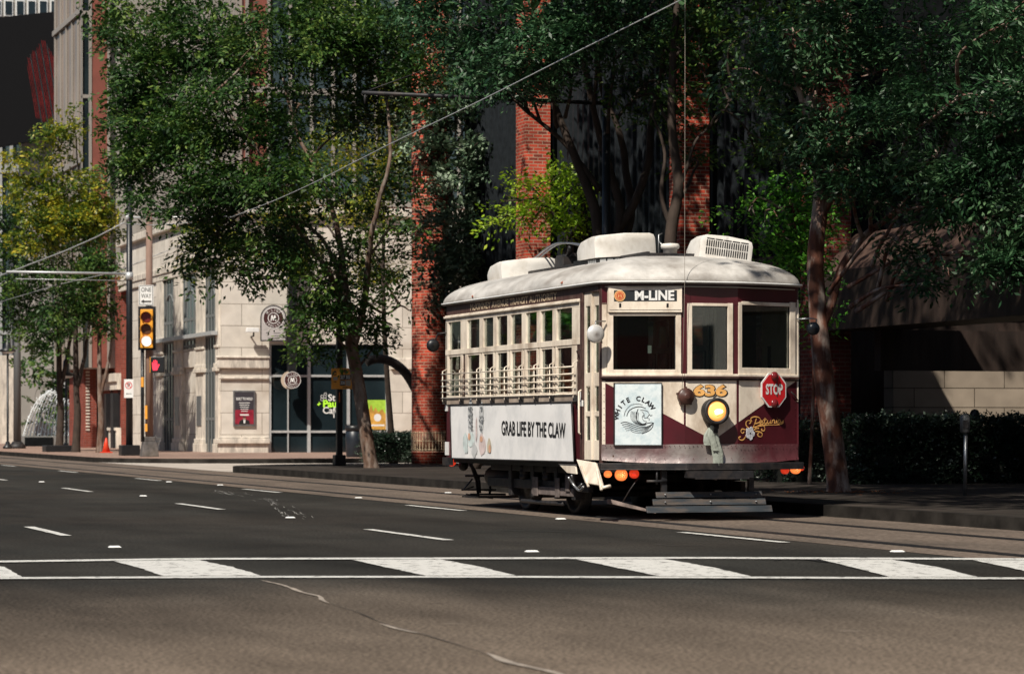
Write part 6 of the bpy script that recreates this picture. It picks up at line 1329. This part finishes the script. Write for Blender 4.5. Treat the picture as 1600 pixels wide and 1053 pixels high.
# big right hand tree
b6 = (*gp(1312, 783), 0); Y6 = 40.2
P6 = lambda x, y, dy=0: deep(x, y, Y6 + dy)
tr = [([b6, P6(1303, 700), P6(1290, 610), P6(1282, 540), P6(1277, 470), P6(1274, 400), P6(1283, 300), P6(1275, 220), P6(1265, 150)], .175, .10),
      ([P6(1280, 520), P6(1296, 478), P6(1315, 420), P6(1345, 375), P6(1400, 330), P6(1450, 260), P6(1500, 170)], .075, .04),
      ([P6(1270, 200), P6(1245, 130), P6(1240, 60)], .07, .03), ([P6(1268, 180), P6(1280, 110), P6(1300, 20)], .07, .03), ([P6(1285, 330), P6(1350, 230), P6(1420, 180), P6(1520, 130)], .06, .02)]
LB6 = [lob(1330, 60, 40, 110, 90, 1.8, 3300), lob(1460, 60, 39, 110, 80, 1.8, 3000), lob(1560, 70, 38, 90, 80, 1.6, 2800), lob(1250, 60, 40, 80, 80, 1.4, 2000), lob(1480, 170, 37.5, 90, 55, 1.3, 3000), lob(1570, 180, 37, 70, 60, 1.2, 2600), lob(1380, 190, 39, 80, 60, 1.3, 2400), lob(1330, 230, 39.5, 60, 40, .9, 1500), lob(1560, 280, 37, 70, 50, 1.1, 2400), lob(1480, 270, 37.5, 60, 40, 1, 1700), lob(1400, 280, 38, 50, 40, .8, 1200),
       lob(1585, 360, 37, 45, 40, .8, 1200), lob(1520, 350, 37.3, 45, 35, .8, 1000), lob(1460, 390, 37.5, 34, 38, .6, 700), lob(1430, 340, 38, 28, 26, .6, 420), lob(1260, 220, 40, 50, 50, .9, 1000), lob(1300, 280, 39.5, 45, 28, .8, 900), lob(1590, 30, 35, 60, 60, 1, 1200), lob(1470, 445, 37.5, 16, 18, .3, 130), lob(1345, 120, 41, 90, 60, 1, 1500), lob(1200, 130, 41, 60, 50, 1, 900), lob(1640, 200, 36, 60, 160, 1.5, 1800), lob(1660, 330, 36, 50, 90, 1.5, 900), lob(1540, 400, 37, 50, 34, .8, 1300), lob(1470, 420, 37.3, 26, 40, .5, 600), lob(1590, 400, 36.6, 40, 30, .7, 900), lob(1420, 380, 38, 36, 30, .6, 600), lob(1500, 330, 37, 60, 30, .8, 1200)]
tree('street_tree', 'big tree with reddish mottled trunk standing on the right pavement', b6, tr, LB6, 'leafB', .112, .038, 'barkred', dens=1.75, clump=.36, per=52, gap=-.09, shell=.6, top=[((15.6, 35.5, 10.2), 4.0, 4.6, 1.6, 3600), ((19.5, 33, 10.5), 4, 5, 2.0, 2600), ((12.8, 31.8, 8.1), 2.3, 2.8, .8, 3800), ((12.2, 25.8, 8.4), 2.5, 3.6, .9, 4200)])  # top: added out-of-view leaf masses, some over the road, shading pavement and trunk
# trees across the street, outside the picture: the side windows mirror them
for k, (x, y) in enumerate(((-9.5, 86), (-10.5, 99), (-9.8, 112), (-10.2, 126))):
    c0 = Vector((x, y, 0)); tree('street_tree', ('first', 'second', 'third', 'fourth')[k] + ' tree of the row across the street, outside the picture', (x, y, 0), [([c0, c0 + Vector((.1, 0, 2)), c0 + Vector((0, .1, 4))], .2, .1)], [((x, y, 6.2), 3, 3, 2.2, 1500), ((x + 1.5, y - 1, 4.8), 1.8, 2, 1.2, 600)], 'leafD' if k % 2 else 'leafF', .3, .16)
# far left trees
def small(x, yb, yt, Y, label, lobes, leaf, r=.12, bark='barkdark', name='street_tree'):
    b = (*gp(x, yb), 0); Yb = gp(x, yb); Y = Yb[0] * S_ + Yb[1] * C_
    tree(name, label, b, [([b, deep(x + 3, (yb + yt) / 2 + 40, Y), deep(x + 1, (yb + yt) / 2, Y), deep(x, yt, Y)], r, r * .55), ([deep(x + 2, (yb + yt) / 2, Y), deep(x + 14, (yb + yt) / 2 - 50, Y), deep(x + 22, yt, Y)], r * .6, r * .3)], [lob(a, b_, Y + dy, rx, ry, dr, n) for a, b_, dy, rx, ry, dr, n in lobes], leaf, .16, .08, bark, dens=1.7, gap=-.4)
small(155, 713, 520, 98, 'slender young tree beside the orange cone', [(130, 440, 0, 60, 45, 1.4, 1700), (150, 500, 0, 45, 28, 1, 900), (100, 490, 0, 40, 30, 1, 800), (165, 400, 0, 30, 30, .8, 600)], 'leafA', .13, 'bark')
small(118, 712, 500, 100, 'yellowing tree with autumn tinted crown at the left', [(60, 300, 0, 60, 50, 1.8, 1800), (130, 300, 0, 50, 35, 1.4, 1500), (90, 220, 0, 35, 40, 1.2, 650), (115, 190, 0, 10, 36, .5, 190), (30, 250, 0, 30, 40, 1, 600), (140, 350, 0, 50, 35, 1.3, 1300), (70, 205, 0, 16, 26, .6, 180), (150, 420, 0, 42, 26, 1, 700), (60, 370, 0, 50, 40, 1.3, 1500), (160, 330, 0, 26, 30, .8, 600), (100, 340, -1, 60, 40, 1.2, 1500)], 'leafD', .16)
small(92, 710, 500, 105, 'darker tree in a square planter left of the yellowing one', [(40, 420, -1, 60, 55, 1.8, 2200), (70, 520, -1, 60, 40, 1.4, 1700), (20, 350, -1, 40, 50, 1.4, 1200), (110, 380, 0, 60, 45, 1.5, 1700), (30, 480, 0, 45, 35, 1.2, 1000), (110, 470, 1, 50, 40, 1, 1200)], 'leafA', .16)
pbx = thing('tree_planter', 'square black planter box around the darker left tree', 'planter', (*gp(95, 711.5), .136)); O('box', MB().box(-.62, .62, -.45, .45, 0, .24), M['black'], pbx, bevel=.02)
bb0 = (22.5, 140, 0)
tree('background_tree', 'dark tree mass behind the fountain', bb0, [([bb0, (22.5, 140, 3)], .2, .1)], [lob(95, 570, 140, 60, 50, 2, 1500), lob(130, 620, 140, 40, 50, 2, 1200), lob(60, 600, 141, 40, 50, 2, 900), lob(90, 650, 141, 50, 40, 2, 900)], 'leafA', .24, .13, 'barkdark', group='background trees')
# hedges
def hedge(label, x0, x1, y0, y1, h_, n, L, W, mat_='hedge'):
    root = thing('hedge', label, 'hedge', ((x0 + x1) / 2, (y0 + y1) / 2, .13)); w2, d2 = (x1 - x0) / 2, (y1 - y0) / 2
    O('branches', MB().box(-w2 + .10, w2 - .10, -d2 + .10, d2 - .10, 0, h_ - .10), mat('hedge_twigs', (.010, .012, .008), .9), root)
    lb = []
    P_ = []
    for i in range(n):
        f_ = rnd.random(); a = 2 * w2 * h_; b_ = 2 * d2 * w2 * 2; c_ = 2 * d2 * h_; tot = a + b_ + 2 * c_ ; q = rnd.random() * tot
        if q < a: p = (rnd.uniform(-w2, w2), -d2, rnd.uniform(0, h_))
        elif q < a + b_: p = (rnd.uniform(-w2, w2), rnd.uniform(-d2, d2), h_)
        else: p = (rnd.choice((-w2, w2)), rnd.uniform(-d2, d2), rnd.uniform(0, h_))
        j = .035 + .05 * abs(mnoise.noise(Vector(p) * 1.6)); P_.append((p[0] + rnd.gauss(0, j), p[1] + rnd.gauss(0, j), max(.02, p[2] + rnd.gauss(0, j))))
    lb = [(p, .05, .05, .05, 8) for p in P_]
    O('foliage', leaf_mesh('foliage', lb, L, W, per=8, clump=.07, droop=0, shell=.2, gap=None), M[mat_], root)
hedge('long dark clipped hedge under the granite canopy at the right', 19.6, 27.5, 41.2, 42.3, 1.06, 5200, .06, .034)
hx0, hy0 = gp(590, 728.5); hx1 = o_at(hy0 + .4, 642)
hedge('low dark clipped hedge between the leaning tree and the round column', hx0, hx1 + .3, hy0, hy0 + 1.6, .70, 1800, .06, .034)
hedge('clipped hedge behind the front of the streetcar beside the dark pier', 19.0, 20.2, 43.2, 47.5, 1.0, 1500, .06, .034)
# fallen leaves at the foot of the right tree
mb = MB()
for i in range(150):
    a = rnd.random() * 6.28; r_ = abs(rnd.gauss(0, .6)) + .1; x, y = b6[0] + cos(a) * r_, b6[1] + sin(a) * r_ ; q = rnd.random() * 3; s = rnd.uniform(.015, .04)
    mb.add([(x - s * cos(q), y - s * sin(q), .141), (x + s * .5 * sin(q), y - s * .5 * cos(q), .15), (x + s * cos(q), y + s * sin(q), .142), (x - s * .5 * sin(q), y + s * .5 * cos(q), .148)], [(0, 1, 2, 3)])
fl_ = O('leaf_litter', mb, mat('fallen_leaf', (.30, .10, .03), .8, noise=.5, nscale=20)); fl_['kind'] = 'stuff'; fl_['label'] = 'scattered orange fallen leaves around the foot of the right tree'; fl_['category'] = 'leaves'
